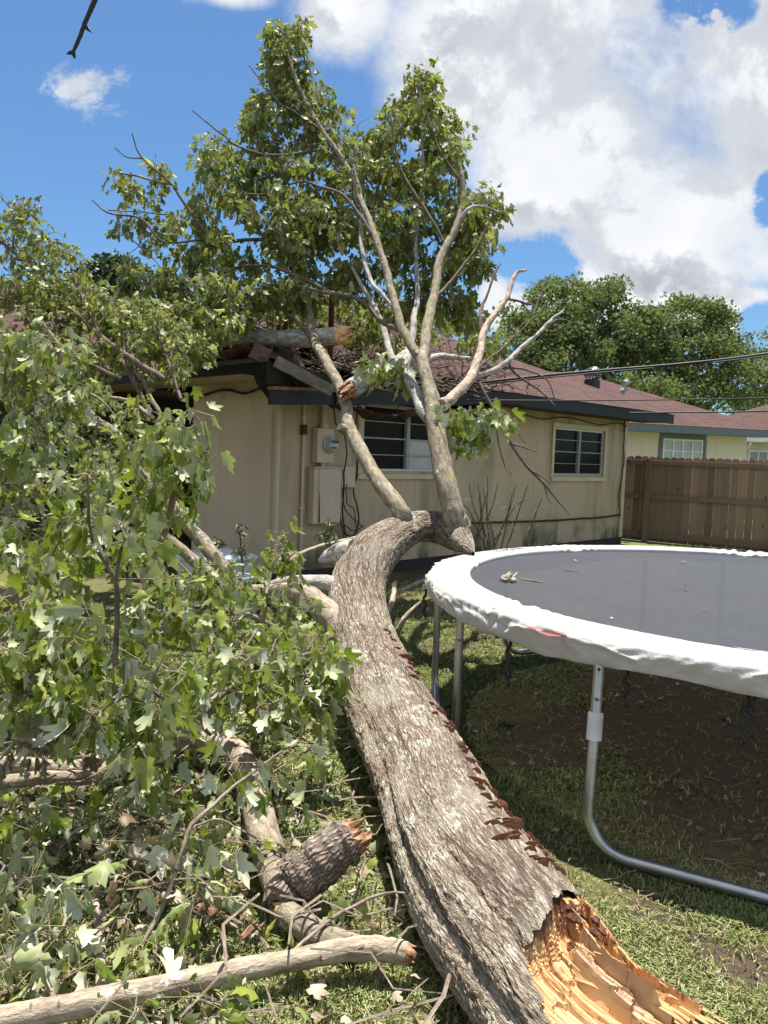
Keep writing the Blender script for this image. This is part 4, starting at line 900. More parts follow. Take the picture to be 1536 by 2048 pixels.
bk = np.stack([RR_[:, None] * cx * 1.0, RR_[:, None] * cy, Sg], -1)
mb = MB(); j2 = (np.arange(NT) + 1) % NT; i_, j_ = np.meshgrid(np.arange(NR - 1), np.arange(NT), indexing='ij'); jn = (j_ + 1) % NT
F = np.stack([i_ * NT + j_, i_ * NT + jn, (i_ + 1) * NT + jn, (i_ + 1) * NT + j_], -1).reshape(-1, 4)
kp = ~(below[1:][:, np.arange(NT)] & below[1:][:, j2]).reshape(-1); F = F[kp]
mb.add(Pv.reshape(-1, 3), F, 0, bk.reshape(-1, 3))
root = PP[int(np.argmin(np.abs(sg - s_top)))].copy(); root[2] = 0
tree = thing('fallen_tree', 'big uprooted maple fallen across the yard onto the house with leafy crown on the roof', 'tree', root)
def tpart(mb, name, m_, parent=None, smooth=True):
    o = mb.build(name, m_, parent or tree, smooth)
    if parent is None: o.location = -Vector(root)
    return o
trunk = tpart(mb, 'trunk', M_BARK)

# torn wood core: split half log with ridges, steps and long splinters
NA_, NB_ = 230, 150; s_in = s_top + .34; a_ = np.linspace(0, 1, NA_); b_ = np.linspace(-1, 1, NB_); Ag, Bg = np.meshgrid(a_, b_, indexing='ij')
Sx = s_in - Ag * (s_in + .0); tt = np.arcsin(np.clip(Bg, -.999, .999)); 
gap = s_break(tt) - Sx                                # how far past the torn bark edge
i0 = np.clip(np.searchsorted(sg, Sx.reshape(-1)), 0, NR - 1).reshape(Sx.shape)
Rc = RR_[i0] * np.where(gap < 0, np.where(gap > -.05, .90, .80), .955)
full = np.sqrt(np.maximum(1 - Bg ** 2, 0))
fib = fbm(Bg * 11 + .6 * np.sin(Sx * 3), Sx * 1.4, 4.0, 4); fib2 = fbm(Bg * 38, Sx * 2.4, 9.0, 3); chunk = fbm(Bg * 5, Sx * 7, 6.0, 3)
past = sstep(gap, -.01, .01)
drop = past * .06 + .17 * sstep(gap, .0, .05) * sstep(Bg, -.62, -.30) * (1 - .55 * sstep(Bg, .50, .62)) + .10 * sstep(gap, 0, .05) + .34 * sstep(gap, .15, 1.0)
plank = sstep(Bg, -.02, .02) * (1 - sstep(Bg, .24, .30)) * sstep(gap, .09, .12) * (1 - sstep(gap + .12 * (fbm(Bg * 12, 0 * Bg, 2, 2) - .5), .36, .39))
rightb = sstep(Bg, .52, .60) * (1 - sstep(gap + .12 * (chunk - .5), .10, .14))
groove = -.16 * np.exp(-((Bg + .07) / .05) ** 2) * sstep(gap, .08, .12)
bw = Bg + .10 * (fbm(Sx * 2.6, 0 * Sx, 3, 3) - .5) + .012 * (fbm(Sx * 14, Bg * 3, 3, 2) - .5)
rid = 0
wr_ = np.random.default_rng(21)
for ns, amp in ((6, .10), (17, .05), (50, .03)):      # strips of different width, each split off at its own places
    eb = np.sort(np.concatenate([[-1.3, 1.3], wr_.uniform(-1.05, 1.05, ns)])); k_ = np.clip(np.searchsorted(eb, bw) - 1, 0, ns)
    h0 = wr_.uniform(-1, 1, ns + 1); rid = rid + amp * h0[k_]
    for _ in range(4): cut = wr_.uniform(.02, .75, ns + 1); dh = wr_.uniform(-.2, 1, ns + 1); rid = rid - amp * .8 * (dh * (wr_.random(ns + 1) < .6))[k_] * (gap + .02 * (fbm(Bg * 40, 0 * Bg, ns, 2) - .5) > cut[k_])
rid = rid + (fbm(Bg * 55, Sx * 14, 2, 3) - .5) * .045 * sstep(gap, .03, .1) + (fib2 - .5) * .06 + (chunk - .5) * .10 + (np.floor(fbm(Bg * 6 + .8 * fib, Sx * 8, 6.0, 3) * 8) / 8 - .5) * .42 * sstep(np.abs(Bg - .42), .42, .22) * sstep(gap, .3, .1)
top_ = full - drop + past * (rid + groove) + plank * .19 + rightb * .22
top_ = np.maximum(top_, -full * .75 + .02)
top_ = np.minimum(top_, full * .97); top_ = np.where(gap < .0, np.minimum(top_, full * np.where(gap > -.05, .93, .62)), top_)
Pw = PP[i0] + Rt[i0] * (Bg * Rc)[..., None] + Up[i0] * (top_ * Rc)[..., None]
bkw = np.stack([Bg * Rc, top_ * .12, Sx], -1)
M_HEART = m_simple('brown_heartwood', (.42, .22, .10), .8, var=.55, sc=34, bump=.7, bsc=90); M_PLANK = m_simple('smooth_brown_plank', (.44, .27, .15), .6, var=.3, sc=12, bump=.3)
cellm = np.where(plank > .6, 2, np.where((gap < .085 + .06 * (chunk - .5)) & (Bg > -.34 - .1 * (fib - .5)) & (Bg < .9) & (fib < .60), 1, np.where(rightb * sstep(gap, .07, .1) > .3, 1, 0)))[:-1, :-1].reshape(-1)
mb = MB(); mb.grid(Pw, 0, bkw); mb.fm[4][-1] = cellm
Pb = PP[i0] + Rt[i0] * (Bg * Rc)[..., None] - Up[i0] * (full * Rc * .96)[..., None]
mb.grid(Pb[:, ::-1], 0, bkw[:, ::-1])
wood = tpart(mb, 'torn_wood', [M_WOOD, M_HEART, M_PLANK], smooth=False)
# splinters standing off the break, brown rot pocket
mb = MB()
for _ in range(90):
    b0 = rng.uniform(-.9, .98); s0_ = float(s_break(np.array([math.asin(b0)]))[0]) - rng.uniform(.0, .75); th0 = math.asin(b0)
    i = int(np.clip(np.searchsorted(sg, s0_), 2, NR - 2)); jb_ = int((b0 + 1) / 2 * (NB_ - 1)); ja = int(np.clip((s_in - s0_) / s_in * (NA_ - 1), 0, NA_ - 1)); p = Pw[ja, jb_]
    d = -Tn[i] + Up[i] * rng.uniform(-.1, .2) + Rt[i] * rng.normal() * .10; L_ = rng.uniform(.02, .11); wd = rng.uniform(.0015, .006)
    mb.tube(np.array([p - nrm(d) * .05 - Up[i] * .01, p, p + nrm(d) * L_]), [wd * 1.2, wd, .001], 4, wob=.5)
tpart(mb, 'splinters', M_WOOD, smooth=False)
mb = MB()
for _ in range(34):
    px, py = (rng.normal(1165, 22), rng.normal(1800, 18)) if rng.random() < .6 else (rng.normal(1215, 18), rng.normal(1850, 20)); s0_, t0 = surf(px, py); p, nn_, tg_ = trunk_pt(s0_, t0, rng.uniform(.80, .95)); rr = rng.uniform(.004, .012)
    a = rng.normal(size=3); mb.tube(np.array([p - tg_ * rr * 1.8, p - tg_ * rr * .5 + a * .004, p + tg_ * rr * .9]), [rr * .3, rr, rr * .5], 6, wob=.9)
tpart(mb, 'rotten_wood', M_ROT, smooth=False)

# bracket fungi along the right flank
def fungus_mesh(k):
    mb = MB(); n, m_ = 15, 5; rows = []
    for r in np.linspace(0, 1, m_): rows.append([[r * math.sin(a) * (1 + .10 * math.sin(3 * a + k)), r * math.cos(a) * .85 * (1 + .08 * math.cos(4 * a + k)), .20 * (1 - r ** 1.6) + .03 * math.sin(9 * r)] for a in np.linspace(-1.65, 1.65, n)])
    rows = np.array(rows); mb.grid(rows); lo = rows.copy(); lo[..., 2] = -.10 * (1 - np.linspace(0, 1, m_)[:, None] ** 2) - .02; mb.grid(lo[:, ::-1])
    mb.grid(np.stack([rows[-1], lo[-1]], 0)[:, ::-1]); return mb
protos = []
BAND = np.array([(778, 1262, 5), (800, 1290, 5), (828, 1335, 6), (846, 1362, 5), (868, 1402, 10), (892, 1430, 8), (920, 1475, 6), (950, 1525, 12), (975, 1565, 16), (992, 1600, 20), (1020, 1640, 24), (1050, 1675, 28), (1090, 1705, 22), (1125, 1738, 12)], float)
_wt = np.array([.5, .9, .9, .5, 1.3, 1.0, .5, 1.2, 1.5, 1.6, 2.0, 2.2, 1.6, .5])
for i in range(99):
    k = rng.choice(13, p=_wt[:13] / _wt[:13].sum()); f = rng.random(); c0 = BAND[k] * (1 - f) + BAND[k + 1] * f
    s0_, t0 = surf(c0[0] + rng.normal() * c0[2] * .55 - 6, c0[1] + rng.normal() * c0[2] * .35)
    p, nn_, tg_ = trunk_pt(s0_, t0, 1.0); p = P_full[int(np.argmin(np.abs(sg - s0_))), int(np.argmin(np.abs(tau - t0)))] - nn_ * .008
    sz = rng.choice([.013, .017, .021, .025]) * rng.uniform(.85, 1.15)
    if len(protos) < 5: o = fungus_mesh(i).build('bracket_fungus', M_FUNG, tree, True); protos.append(o)
    else: o = protos[i % 5].copy(); COL.objects.link(o); o.parent = tree
    zax = nrm(tg_ + rng.normal(size=3) * .2 + nn_ * .15); yax = nrm(nn_ - zax * (nn_ @ zax)); xax = np.cross(yax, zax)
    M_ = np.eye(4); sc3 = np.array([sz * rng.uniform(.9, 1.5), sz * rng.uniform(.95, 1.4), sz * rng.uniform(1.0, 1.5)]); M_[:3, 0] = xax * sc3[0]; M_[:3, 1] = yax * sc3[1]; M_[:3, 2] = zax * sc3[2]; M_[:3, 3] = p - root
    o.matrix_local = Matrix(M_.tolist())

# --- limbs
SK = []
def limb(spec, m_, n=None, sides=12, jit=.03, part='limb', own=True, knots=0):
    P, R = stem_pts(spec, n, jit); SK.append(P[::2]); mb = MB()
    R = R * (1 + .10 * (fbm(np.arange(len(R)) * .35 + rng.random() * 50, np.zeros(len(R)), 0, 3) - .5) * 2)
    mb.tube(P, R, sides, off=rng.random() * 5, wob=.06)
    for _ in range(knots):
        i = rng.integers(3, len(P) - 2); d = rng.normal(size=3); d = nrm(d); mb.tube(np.array([P[i], P[i] + d * R[i] * 1.0, P[i] + d * R[i] * 1.35]), [R[i] * .55, R[i] * .42, R[i] * .2], 7)
    return (tpart(mb, part, m_) if own else mb), P, R
limb([(918, 1074, 6.03, 40), (914, 1054, 6.02, 50), (907, 1030, 6.0, 47), (894, 970, 6.1, 41), (884, 921, 6.25, 39), (869, 839, 6.5, 35), (864, 800, 6.65, 31), (857, 769, 6.8, 27), (845, 718, 7.05, 23), (849, 698, 7.2, 21), (855, 648, 7.5, 20), (865, 601, 7.8, 18), (873, 562, 8.0, 17), (876, 530, 8.15, 16), (893, 495, 8.3, 15), (912, 455, 8.45, 14), (925, 415, 8.6, 12), (925, 370, 8.7, 10), (918, 325, 8.8, 7), (905, 280, 8.9, 5)], M_LIMB, sides=16, knots=3)
limb([(845, 718, 7.05, 20), (833, 706, 7.1, 19), (806, 663, 7.3, 18), (791, 616, 7.5, 16), (775, 550, 7.8, 14), (752, 480, 8.1, 13), (722, 400, 8.5, 11), (690, 330, 8.8, 10), (645, 262, 9.0, 8), (605, 190, 9.2, 7), (575, 110, 9.4, 5), (560, 55, 9.5, 3)], M_LIMB, sides=12, knots=2)
limb([(818, 1056, 6.02, 38), (808, 1038, 5.98, 38), (798, 1020, 5.94, 36), (767, 976, 6.15, 31), (736, 929, 6.45, 30), (709, 878, 6.75, 29), (696, 850, 6.9, 27), (693, 816, 7.1, 23), (681, 784, 7.3, 21), (668, 755, 7.5, 21), (650, 718, 7.8, 21), (634, 691, 8.1, 18), (622, 655, 8.4, 16), (617, 608, 8.7, 13), (612, 560, 8.9, 9), (600, 500, 9.1, 6)], M_LIMB, sides=14, knots=3)
limb([(698, 862, 6.85, 22), (686, 857, 6.8, 20), (681, 853, 6.78, 14)], M_LIMB, 8)
limb([(858, 836, 6.6, 30), (846, 818, 6.75, 25), (830, 784, 7.0, 23), (812, 748, 7.3, 21), (812, 716, 7.5, 18), (822, 690, 7.7, 15), (828, 640, 8.0, 12), (835, 590, 8.3, 10), (832, 520, 8.6, 8), (836, 440, 8.8, 6), (845, 330, 9.0, 5), (840, 190, 9.2, 3)], M_GREY, knots=1)
limb([(884, 812, 6.6, 26), (898, 800, 6.7, 22), (933, 764, 7.0, 20), (948, 740, 7.2, 18), (963, 695, 7.5, 15), (968, 665, 7.7, 14), (988, 630, 7.9, 12), (1013, 595, 8.1, 10), (1028, 555, 8.3, 8), (1038, 543, 8.35, 6), (1052, 541, 8.4, 4)], M_DEAD, knots=2)
limb([(966, 670, 7.7, 9), (961, 640, 7.8, 8), (963, 615, 7.9, 7), (973, 590, 8.0, 5), (988, 550, 8.1, 4), (1000, 527, 8.2, 3)], M_TWIG, sides=8)
limb([(940, 752, 7.15, 15), (983, 742, 7.4, 13), (1013, 724, 7.5, 11), (1048, 690, 7.7, 9), (1088, 655, 7.9, 8), (1110, 635, 8.0, 6), (1130, 621, 8.1, 3)], M_GREY, sides=8)
for sp in ([(1013, 596, 8.1, 5), (1040, 602, 8.15, 5), (1053, 608, 8.2, 4), (1075, 612, 8.2, 2)], [(1040, 603, 8.15, 4), (1055, 620, 8.2, 3), (1072, 634, 8.2, 2)], [(1053, 608, 8.2, 3), (1060, 600, 8.2, 2)], [(1028, 560, 8.3, 4), (1015, 590, 8.2, 3)], [(1088, 655, 7.9, 4), (1120, 640, 8, 3), (1160, 648, 8, 2), (1190, 650, 8, 1)],
           [(1015, 722, 7.5, 6), (1030, 745, 7.5, 5), (1075, 780, 7.5, 4), (1110, 812, 7.4, 2)], [(1000, 735, 7.5, 6), (1050, 740, 7.5, 4), (1090, 758, 7.5, 3), (1110, 800, 7.5, 2)], [(950, 742, 7.2, 6), (1010, 690, 7.6, 4), (1060, 640, 7.8, 3), (1085, 580, 8, 2)]):
    limb(sp, M_TWIG, sides=6)
# hanging dead spray right of the main limb
limb([(955, 765, 7.2, 8), (985, 815, 7.1, 7), (998, 848, 7.05, 7), (1023, 890, 7.0, 7), (1048, 925, 6.95, 6), (1088, 965, 6.9, 5), (1113, 1000, 6.9, 4), (1143, 1030, 6.9, 2)], M_TWIG, sides=8)
for sp in ([(1023, 890, 7, 4), (1055, 898, 7, 3), (1076, 906, 7, 2)], [(1048, 925, 6.95, 4), (1060, 940, 6.9, 3), (1098, 962, 6.9, 3), (1100, 968, 6.9, 2)], [(1088, 965, 6.9, 3), (1098, 1000, 6.9, 2), (1110, 1010, 6.9, 2)], [(990, 825, 7.1, 4), (995, 880, 7.1, 3), (1010, 930, 7.05, 3), (1025, 945, 7.0, 2)], [(998, 850, 7.05, 3), (1030, 862, 7, 2), (1050, 885, 7, 2)]):
    limb(sp, M_TWIG, sides=6, part='dead_twig')
# crown branches
for sp, m_ in (([(806, 663, 7.3, 13), (760, 640, 7.7, 11), (720, 600, 8.0, 9), (665, 585, 8.2, 8), (600, 556, 8.4, 7), (525, 532, 8.5, 6), (450, 542, 8.6, 5), (375, 597, 8.6, 3)], M_TWIG),
               ([(665, 588, 8.2, 6), (560, 570, 8.3, 5), (480, 590, 8.3, 5), (425, 605, 8.3, 4), (350, 640, 8.3, 3)], M_TWIG),
               ([(752, 480, 8.1, 7), (690, 395, 8.4, 6), (640, 375, 8.5, 5), (600, 362, 8.6, 4), (540, 385, 8.7, 3), (490, 390, 8.7, 3)], M_TWIG),
               ([(645, 262, 9.0, 6), (590, 225, 9.1, 4), (550, 200, 9.2, 3), (500, 130, 9.3, 2)], M_TWIG), ([(645, 300, 9.0, 5), (540, 310, 8.8, 4), (470, 290, 8.8, 4), (440, 265, 8.8, 3), (385, 222, 8.8, 2)], M_TWIG),
               ([(690, 330, 8.8, 5), (620, 270, 9.2, 4), (615, 190, 9.4, 3), (605, 90, 9.5, 2)], M_TWIG),
               ([(600, 500, 9.1, 7), (520, 480, 8.9, 7), (425, 475, 8.8, 6), (360, 395, 8.8, 5), (345, 370, 8.8, 4), (285, 318, 8.8, 3), (265, 268, 8.8, 2)], M_TWIG),
               ([(425, 475, 8.8, 4), (330, 485, 8.7, 4), (280, 437, 8.7, 4), (215, 425, 8.7, 3), (185, 400, 8.7, 2)], M_TWIG), ([(345, 370, 8.8, 3), (280, 355, 8.8, 3), (235, 345, 8.8, 2)], M_TWIG), ([(285, 318, 8.8, 3), (255, 315, 8.8, 2), (230, 295, 8.8, 2)], M_TWIG), ([(330, 430, 8.8, 3), (270, 425, 8.8, 2), (215, 420, 8.8, 2)], M_TWIG),
               ([(300, 515, 8.7, 3), (260, 475, 8.7, 2), (225, 468, 8.7, 2)], M_TWIG),
               ([(791, 616, 7.5, 9), (740, 560, 7.9, 9), (722, 480, 8.3, 8), (722, 400, 8.6, 6), (700, 300, 8.9, 4)], M_GREY),
               ([(865, 601, 7.8, 9), (905, 560, 8.0, 7), (950, 500, 8.2, 5), (985, 430, 8.3, 3)], M_TWIG), ([(912, 455, 8.45, 8), (940, 415, 8.5, 6), (975, 415, 8.6, 4), (1000, 425, 8.6, 3)], M_GREY), ([(893, 495, 8.3, 6), (850, 420, 8.5, 5), (800, 330, 8.8, 4), (780, 230, 9, 3)], M_TWIG), ([(925, 370, 8.7, 5), (880, 300, 8.8, 4), (850, 220, 9, 3)], M_TWIG),
               ([(800, 760, 7.5, 14), (790, 728, 7.6, 16), (775, 690, 7.9, 14), (763, 648, 8.1, 12), (735, 590, 8.4, 9), (700, 530, 8.6, 6)], M_GREY),
               ([(850, 720, 7.2, 14), (880, 712, 7.5, 13), (920, 715, 7.9, 10), (960, 722, 8.2, 7), (1010, 745, 8.4, 4)], M_GREY),
               ([(634, 691, 8.1, 9), (590, 640, 8.4, 7), (540, 600, 8.6, 5), (480, 560, 8.8, 3)], M_TWIG), ([(617, 608, 8.7, 7), (560, 520, 8.9, 5), (500, 430, 9, 3)], M_TWIG)):
    limb(sp, m_, sides=7, part='branch')
SKC = np.vstack(SK)
crown = [(575, 65, 45, 40, 9.4, .35, 22), (560, 125, 52, 50, 9.3, .4, 34), (590, 185, 65, 48, 9.2, .45, 40), (535, 230, 50, 42, 9.1, .4, 22), (630, 245, 66, 50, 9.1, .5, 40), (498, 245, 35, 35, 9, .3, 10),
         (575, 320, 105, 55, 8.9, .6, 56), (690, 320, 75, 60, 8.9, .6, 42), (465, 330, 45, 40, 8.8, .4, 16), (415, 300, 26, 36, 8.8, .3, 9), (450, 385, 65, 48, 8.8, .5, 30), (555, 415, 115, 66, 8.7, .7, 66), (670, 420, 80, 70, 8.6, .7, 50), (395, 440, 62, 50, 8.8, .5, 26),
         (335, 480, 60, 45, 8.7, .5, 18), (470, 510, 105, 62, 8.6, .7, 58), (600, 500, 85, 60, 8.5, .7, 44), (300, 560, 70, 48, 8.6, .6, 30), (410, 600, 125, 60, 8.4, .7, 66), (290, 635, 75, 50, 8.4, .6, 30), (430, 655, 110, 38, 8.3, .6, 44), (560, 590, 70, 55, 8.3, .6, 34), (340, 690, 80, 35, 8.3, .5, 24),
         (245, 365, 26, 20, 8.8, .2, 5), (290, 400, 40, 28, 8.8, .25, 8), (258, 455, 30, 22, 8.7, .2, 6), (320, 340, 25, 25, 8.8, .2, 4),
         (842, 165, 32, 28, 9.2, .3, 15), (835, 222, 50, 42, 9.1, .4, 30), (775, 262, 52, 42, 9, .4, 26), (885, 268, 50, 48, 9, .4, 32), (755, 330, 55, 50, 8.9, .5, 34), (855, 345, 72, 56, 8.9, .6, 50), (905, 300, 30, 40, 8.9, .4, 14), (805, 430, 80, 60, 8.8, .7, 44), (905, 430, 55, 52, 8.7, .5, 28), (965, 410, 50, 36, 8.6, .4, 24), (955, 470, 56, 46, 8.5, .5, 34), (920, 535, 58, 36, 8.4, .5, 24),
         (830, 520, 80, 50, 8.9, .6, 36), (755, 500, 60, 55, 8.6, .6, 30), (885, 595, 64, 42, 8.7, .5, 34), (700, 560, 55, 45, 8.5, .5, 26), (690, 625, 45, 36, 8.3, .4, 14), (800, 600, 70, 40, 8.9, .5, 26), (935, 640, 40, 30, 8.8, .4, 12), (620, 450, 60, 50, 9.2, .4, 24)]
roofleaf = [(520, 595, 60, 32, 8.7, .3, 14), (600, 600, 45, 26, 9.0, .3, 8), (480, 620, 30, 26, 8.3, .2, 6), (420, 640, 50, 45, 8.0, .35, 16), (370, 690, 60, 36, 7.9, .35, 16), (300, 690, 60, 40, 7.9, .35, 14), (440, 590, 50, 40, 8.1, .3, 10), (250, 640, 40, 40, 8.0, .3, 8), (760, 640, 50, 36, 10.0, .4, 14), (860, 660, 60, 36, 10.2, .4, 18), (940, 690, 50, 26, 10.4, .4, 12), (800, 690, 50, 24, 9.8, .3, 9), (700, 650, 30, 40, 9.9, .3, 8), (560, 620, 70, 30, 10.0, .4, 16), (640, 610, 40, 40, 10.2, .4, 10), (1010, 690, 30, 26, 10.8, .3, 6)]
def clear_log(P):                                     # nothing grows through the roof log or before the broken eave
    q = (P - EYE) @ RM; x = 768 - FPX * q[:, 0] / q[:, 2]; y = 1024 + FPX * q[:, 1] / q[:, 2]
    return P[~((x > 455) & (x < 730) & (y > 598)) & ~((y > 655) & (x > 400))]
twm, lfm = foliage(SKC, np.vstack([clear_log(blob_points([(x, y, a, b, Y + .32, d, n) for x, y, a, b, Y, d, n in crown], .68)), blob_points(roofleaf)]), twr=(.0058, .0026), lsize=(.075, .125), per=(11, 21), droop=.8, spread=.24, bare=.08, leafkw={'fold': (.1, .9), 'curl': (-.3, 1.8), 'wid': (.6, .98)}, mats_mi=(0, 0, 0, 1), zmin=2.3, lw=.0014)
tpart(twm, 'crown_twigs', M_TWIG, smooth=False)
lfm.build('crown_leaves', [M_LEAFC, M_LEAF, M_STEM], tree, True).location = -Vector(root)
# leafy sprig hanging in front of the window, and one on the split stub
sk2, _ = stem_pts([(884, 820, 6.6, 6), (905, 835, 6.5, 6), (950, 850, 6.45, 5), (1000, 835, 6.4, 4), (1030, 828, 6.4, 3)]); sk3, _ = stem_pts([(790, 735, 7.5, 5), (770, 720, 7.3, 4), (740, 722, 7.2, 3)])
twm, lfm = foliage(np.vstack([sk2, sk3]), blob_points([(905, 850, 26, 26, 6.45, .15, 6), (950, 862, 36, 32, 6.45, .15, 8), (1000, 830, 34, 22, 6.4, .15, 6), (920, 825, 30, 18, 6.5, .15, 5), (750, 725, 28, 14, 7.2, .12, 5), (800, 752, 18, 20, 7.3, .1, 4), (775, 738, 18, 18, 7.3, .1, 3)]), twr=(.005, .0025), lsize=(.09, .15), per=(5, 8), droop=1.2, mats_mi=(0, 0, 1))
tpart(twm, 'hanging_twigs', M_TWIG, smooth=False); lfm.build('hanging_leaves', [M_LEAF, M_WILT, M_STEM], tree, True).location = -Vector(root)
# limbs leaving the trunk to the left
limb([(700, 1300, 4.75, 60), (668, 1245, 4.85, 62), (628, 1200, 5.0, 42), (590, 1186, 5.1, 38), (525, 1181, 5.2, 26), (450, 1180, 5.3, 20), (375, 1180, 5.4, 16), (300, 1190, 5.4, 12)], M_PALE, sides=14, knots=3)
limb([(690, 1180, 5.2, 50), (655, 1168, 5.3, 36), (615, 1166, 5.35, 32), (570, 1166, 5.4, 28), (520, 1180, 5.5, 24)], M_GREY, sides=12)
limb([(705, 1110, 5.5, 60), (672, 1110, 5.55, 42), (650, 1118, 5.55, 26), (636, 1124, 5.55, 5)], M_GREY, sides=12)

# ================================================================== broken logs at the roof edge
def log(name, label, spec, m_, ends=(1,), mend=None, n=None, cat='log', sides=16, L=1.0, group=None, knots=2):
    P, R = stem_pts(spec, n, .02); o = thing(name, label, cat, P[len(P) // 2], 0, group); off = -Vector(P[len(P) // 2]); mb = MB()
    mb.tube(P, R * (1 + .12 * (fbm(np.arange(len(R)) * .25 + rng.random() * 50, np.zeros(len(R)), 0, 3) - .5) * 2), sides, off=rng.random() * 5, wob=.05)
    for _ in range(knots):
        i = rng.integers(3, len(P) - 3); d = nrm(rng.normal(size=3)); mb.tube(np.array([P[i], P[i] + d * R[i], P[i] + d * R[i] * 1.4]), [R[i] * .5, R[i] * .4, R[i] * .15], 7)
    mb.build('bark', m_, o, True).location = off
    for e in ends:
        if e: broken_end(P[-1], P[-1] - P[-4], R[-1] * 1.02, mend or M_BREAK, o, L=L).location = off
        else: broken_end(P[0], P[0] - P[3], R[0] * 1.02, mend or M_BREAK, o, L=L).location = off
    return o, P, R
log('broken_log', 'thick grey snapped log lying level along the roof edge with orange end', [(380, 690, 9.0, 28), (480, 676, 8.75, 31), (560, 677, 8.55, 33), (620, 676, 8.4, 35), (685, 671, 8.25, 37)], M_GREY, mend=M_TAN, L=1.0)
log('broken_log', 'short split limb jutting down over the eave above the window', [(815, 716, 7.6, 36), (785, 738, 7.45, 38), (745, 752, 7.3, 38), (700, 778, 7.1, 38)], M_GREY, L=1.6)
# ================================================================== storm-torn branches heaped on the left
PILE = .78; GROUPS = {'fallen_branch': 'storm-torn branches heaped on the lawn', 'wilted_sprig': 'shrivelled sprigs by the house wall'}
def branch(label, stems, blobs, m_=None, twm_=None, lm=None, lsize=(.09, .14), per=(6, 11), twr=(.005, .0022), droop=1.1, spread=.14, zmin=.05, name='fallen_branch', brk=None, mi=(0, 0, 0, 1), dens=1.0, sides=12, leafkw=None, stalk=(.04, .09), cat='branch'):
    m_ = m_ or M_LIMB; lsize = tuple(q * .84 for q in lsize); P0 = stem_pts(stems[0])[0]; org = P0[0].copy(); org[2] = 0
    o = thing(name, label, cat, org, 0, GROUPS.get(name)); off = -Vector(org); sk = []
    for k, sp in enumerate(stems):
        P, R = stem_pts(sp, None, .03); sk.append(P[::2] if len(P) > 6 else P); mb = MB()
        R = R * (1 + .12 * (fbm(np.arange(len(R)) * .3 + rng.random() * 50, np.zeros(len(R)), 0, 3) - .5) * 2)
        mb.tube(P, R, sides if R[0] > .012 else 7, off=rng.random() * 5, wob=.06)
        for _ in range(2 if R[0] > .02 else 0):
            i = rng.integers(2, max(3, len(P) - 2)); d = nrm(rng.normal(size=3)); mb.tube(np.array([P[i], P[i] + d * R[i], P[i] + d * R[i] * 1.5]), [R[i] * .5, R[i] * .4, R[i] * .12], 6)
        mm = (twm_ or M_TWIG) if R[0] < .009 else m_
        mb.build('stem' if k == 0 else 'side_branch', mm, o, True).location = off
        if brk and k in brk:
            for e in brk[k]:
                broken_end(P[-1] if e else P[0], (P[-1] - P[-4]) if e else (P[0] - P[3]), (R[-1] if e else R[0]) * 1.02, M_BREAK, o).location = off
    if blobs:
        tw, lf = foliage(np.vstack(sk), blob_points(blobs, dens * PILE), twr=twr, lsize=lsize, per=per, droop=droop * .75, spread=spread, zmin=zmin, mats_mi=mi, stalk=stalk, bare=.30, lw=.0011, leafkw=leafkw or {'fold': (.15, 1.0), 'curl': (-.4, 1.8), 'wid': (.55, .95)})
        tw.build('twigs', twm_ or M_TWIGP, o).location = off
        if lf.n: lf.build('leaves', (lm or [M_LEAF, M_WILT]) + [M_STEM], o, True).location = off
    return o
# far left, leaning against the roof
branch('tall leafy bough leaning up past the far left roof against the sky', [[(330, 760, 7.2, 12), (203, 676, 7.6, 10), (125, 594, 8.0, 9), (78, 551, 8.2, 8), (23, 500, 8.4, 6), (-60, 440, 8.7, 4)], [(125, 594, 8.0, 6), (60, 600, 8.2, 4), (-10, 640, 8.3, 2)], [(203, 676, 7.6, 6), (150, 560, 8.0, 4), (130, 500, 8.2, 2)], [(23, 500, 8.4, 4), (30, 440, 8.5, 3), (0, 390, 8.6, 2)]],
       [(20, 430, 55, 50, 8.6, .4, 22), (60, 490, 75, 50, 8.5, .5, 34), (130, 520, 40, 30, 8.3, .4, 12), (40, 560, 80, 50, 8.4, .5, 34), (130, 590, 75, 45, 8.1, .5, 34), (-40, 480, 50, 60, 8.7, .4, 16), (210, 620, 60, 45, 8.0, .5, 26)], M_TWIG, lm=[M_LEAFC, M_LEAF], lsize=(.08, .13), per=(7, 12), droop=.7, dens=1.5, twr=(.006, .0026))
branch('shaded leafy bough lying over the dark roof between the sky bough and the roof log', [[(297, 840, 7.3, 10), (273, 773, 7.4, 9), (203, 676, 7.8, 8), (110, 640, 8.0, 6), (30, 640, 8.1, 4)], [(242, 758, 7.3, 8), (137, 711, 7.5, 7), (60, 690, 7.7, 4)], [(300, 790, 7.2, 9), (262, 720, 7.5, 7), (250, 650, 7.8, 4)], [(360, 800, 7.0, 7), (330, 700, 7.5, 5), (290, 620, 7.9, 3)], [(340, 720, 7.4, 5), (350, 690, 7.5, 4), (380, 720, 7.3, 2)]],
       [(100, 660, 100, 50, 8.0, .5, 36), (200, 700, 80, 50, 7.8, .5, 30), (60, 720, 80, 50, 7.6, .5, 28), (270, 690, 60, 55, 7.7, .4, 22), (320, 740, 50, 30, 7.4, .3, 8), (150, 760, 80, 40, 7.5, .4, 22), (380, 700, 60, 40, 7.6, .4, 14), (330, 650, 60, 40, 7.9, .4, 14), (120, 600, 80, 40, 8.2, .4, 16)], M_TWIG, lm=[M_LEAFC, M_LEAF], lsize=(.08, .13), per=(6, 11), droop=.7, dens=1.9, twr=(.006, .0026))
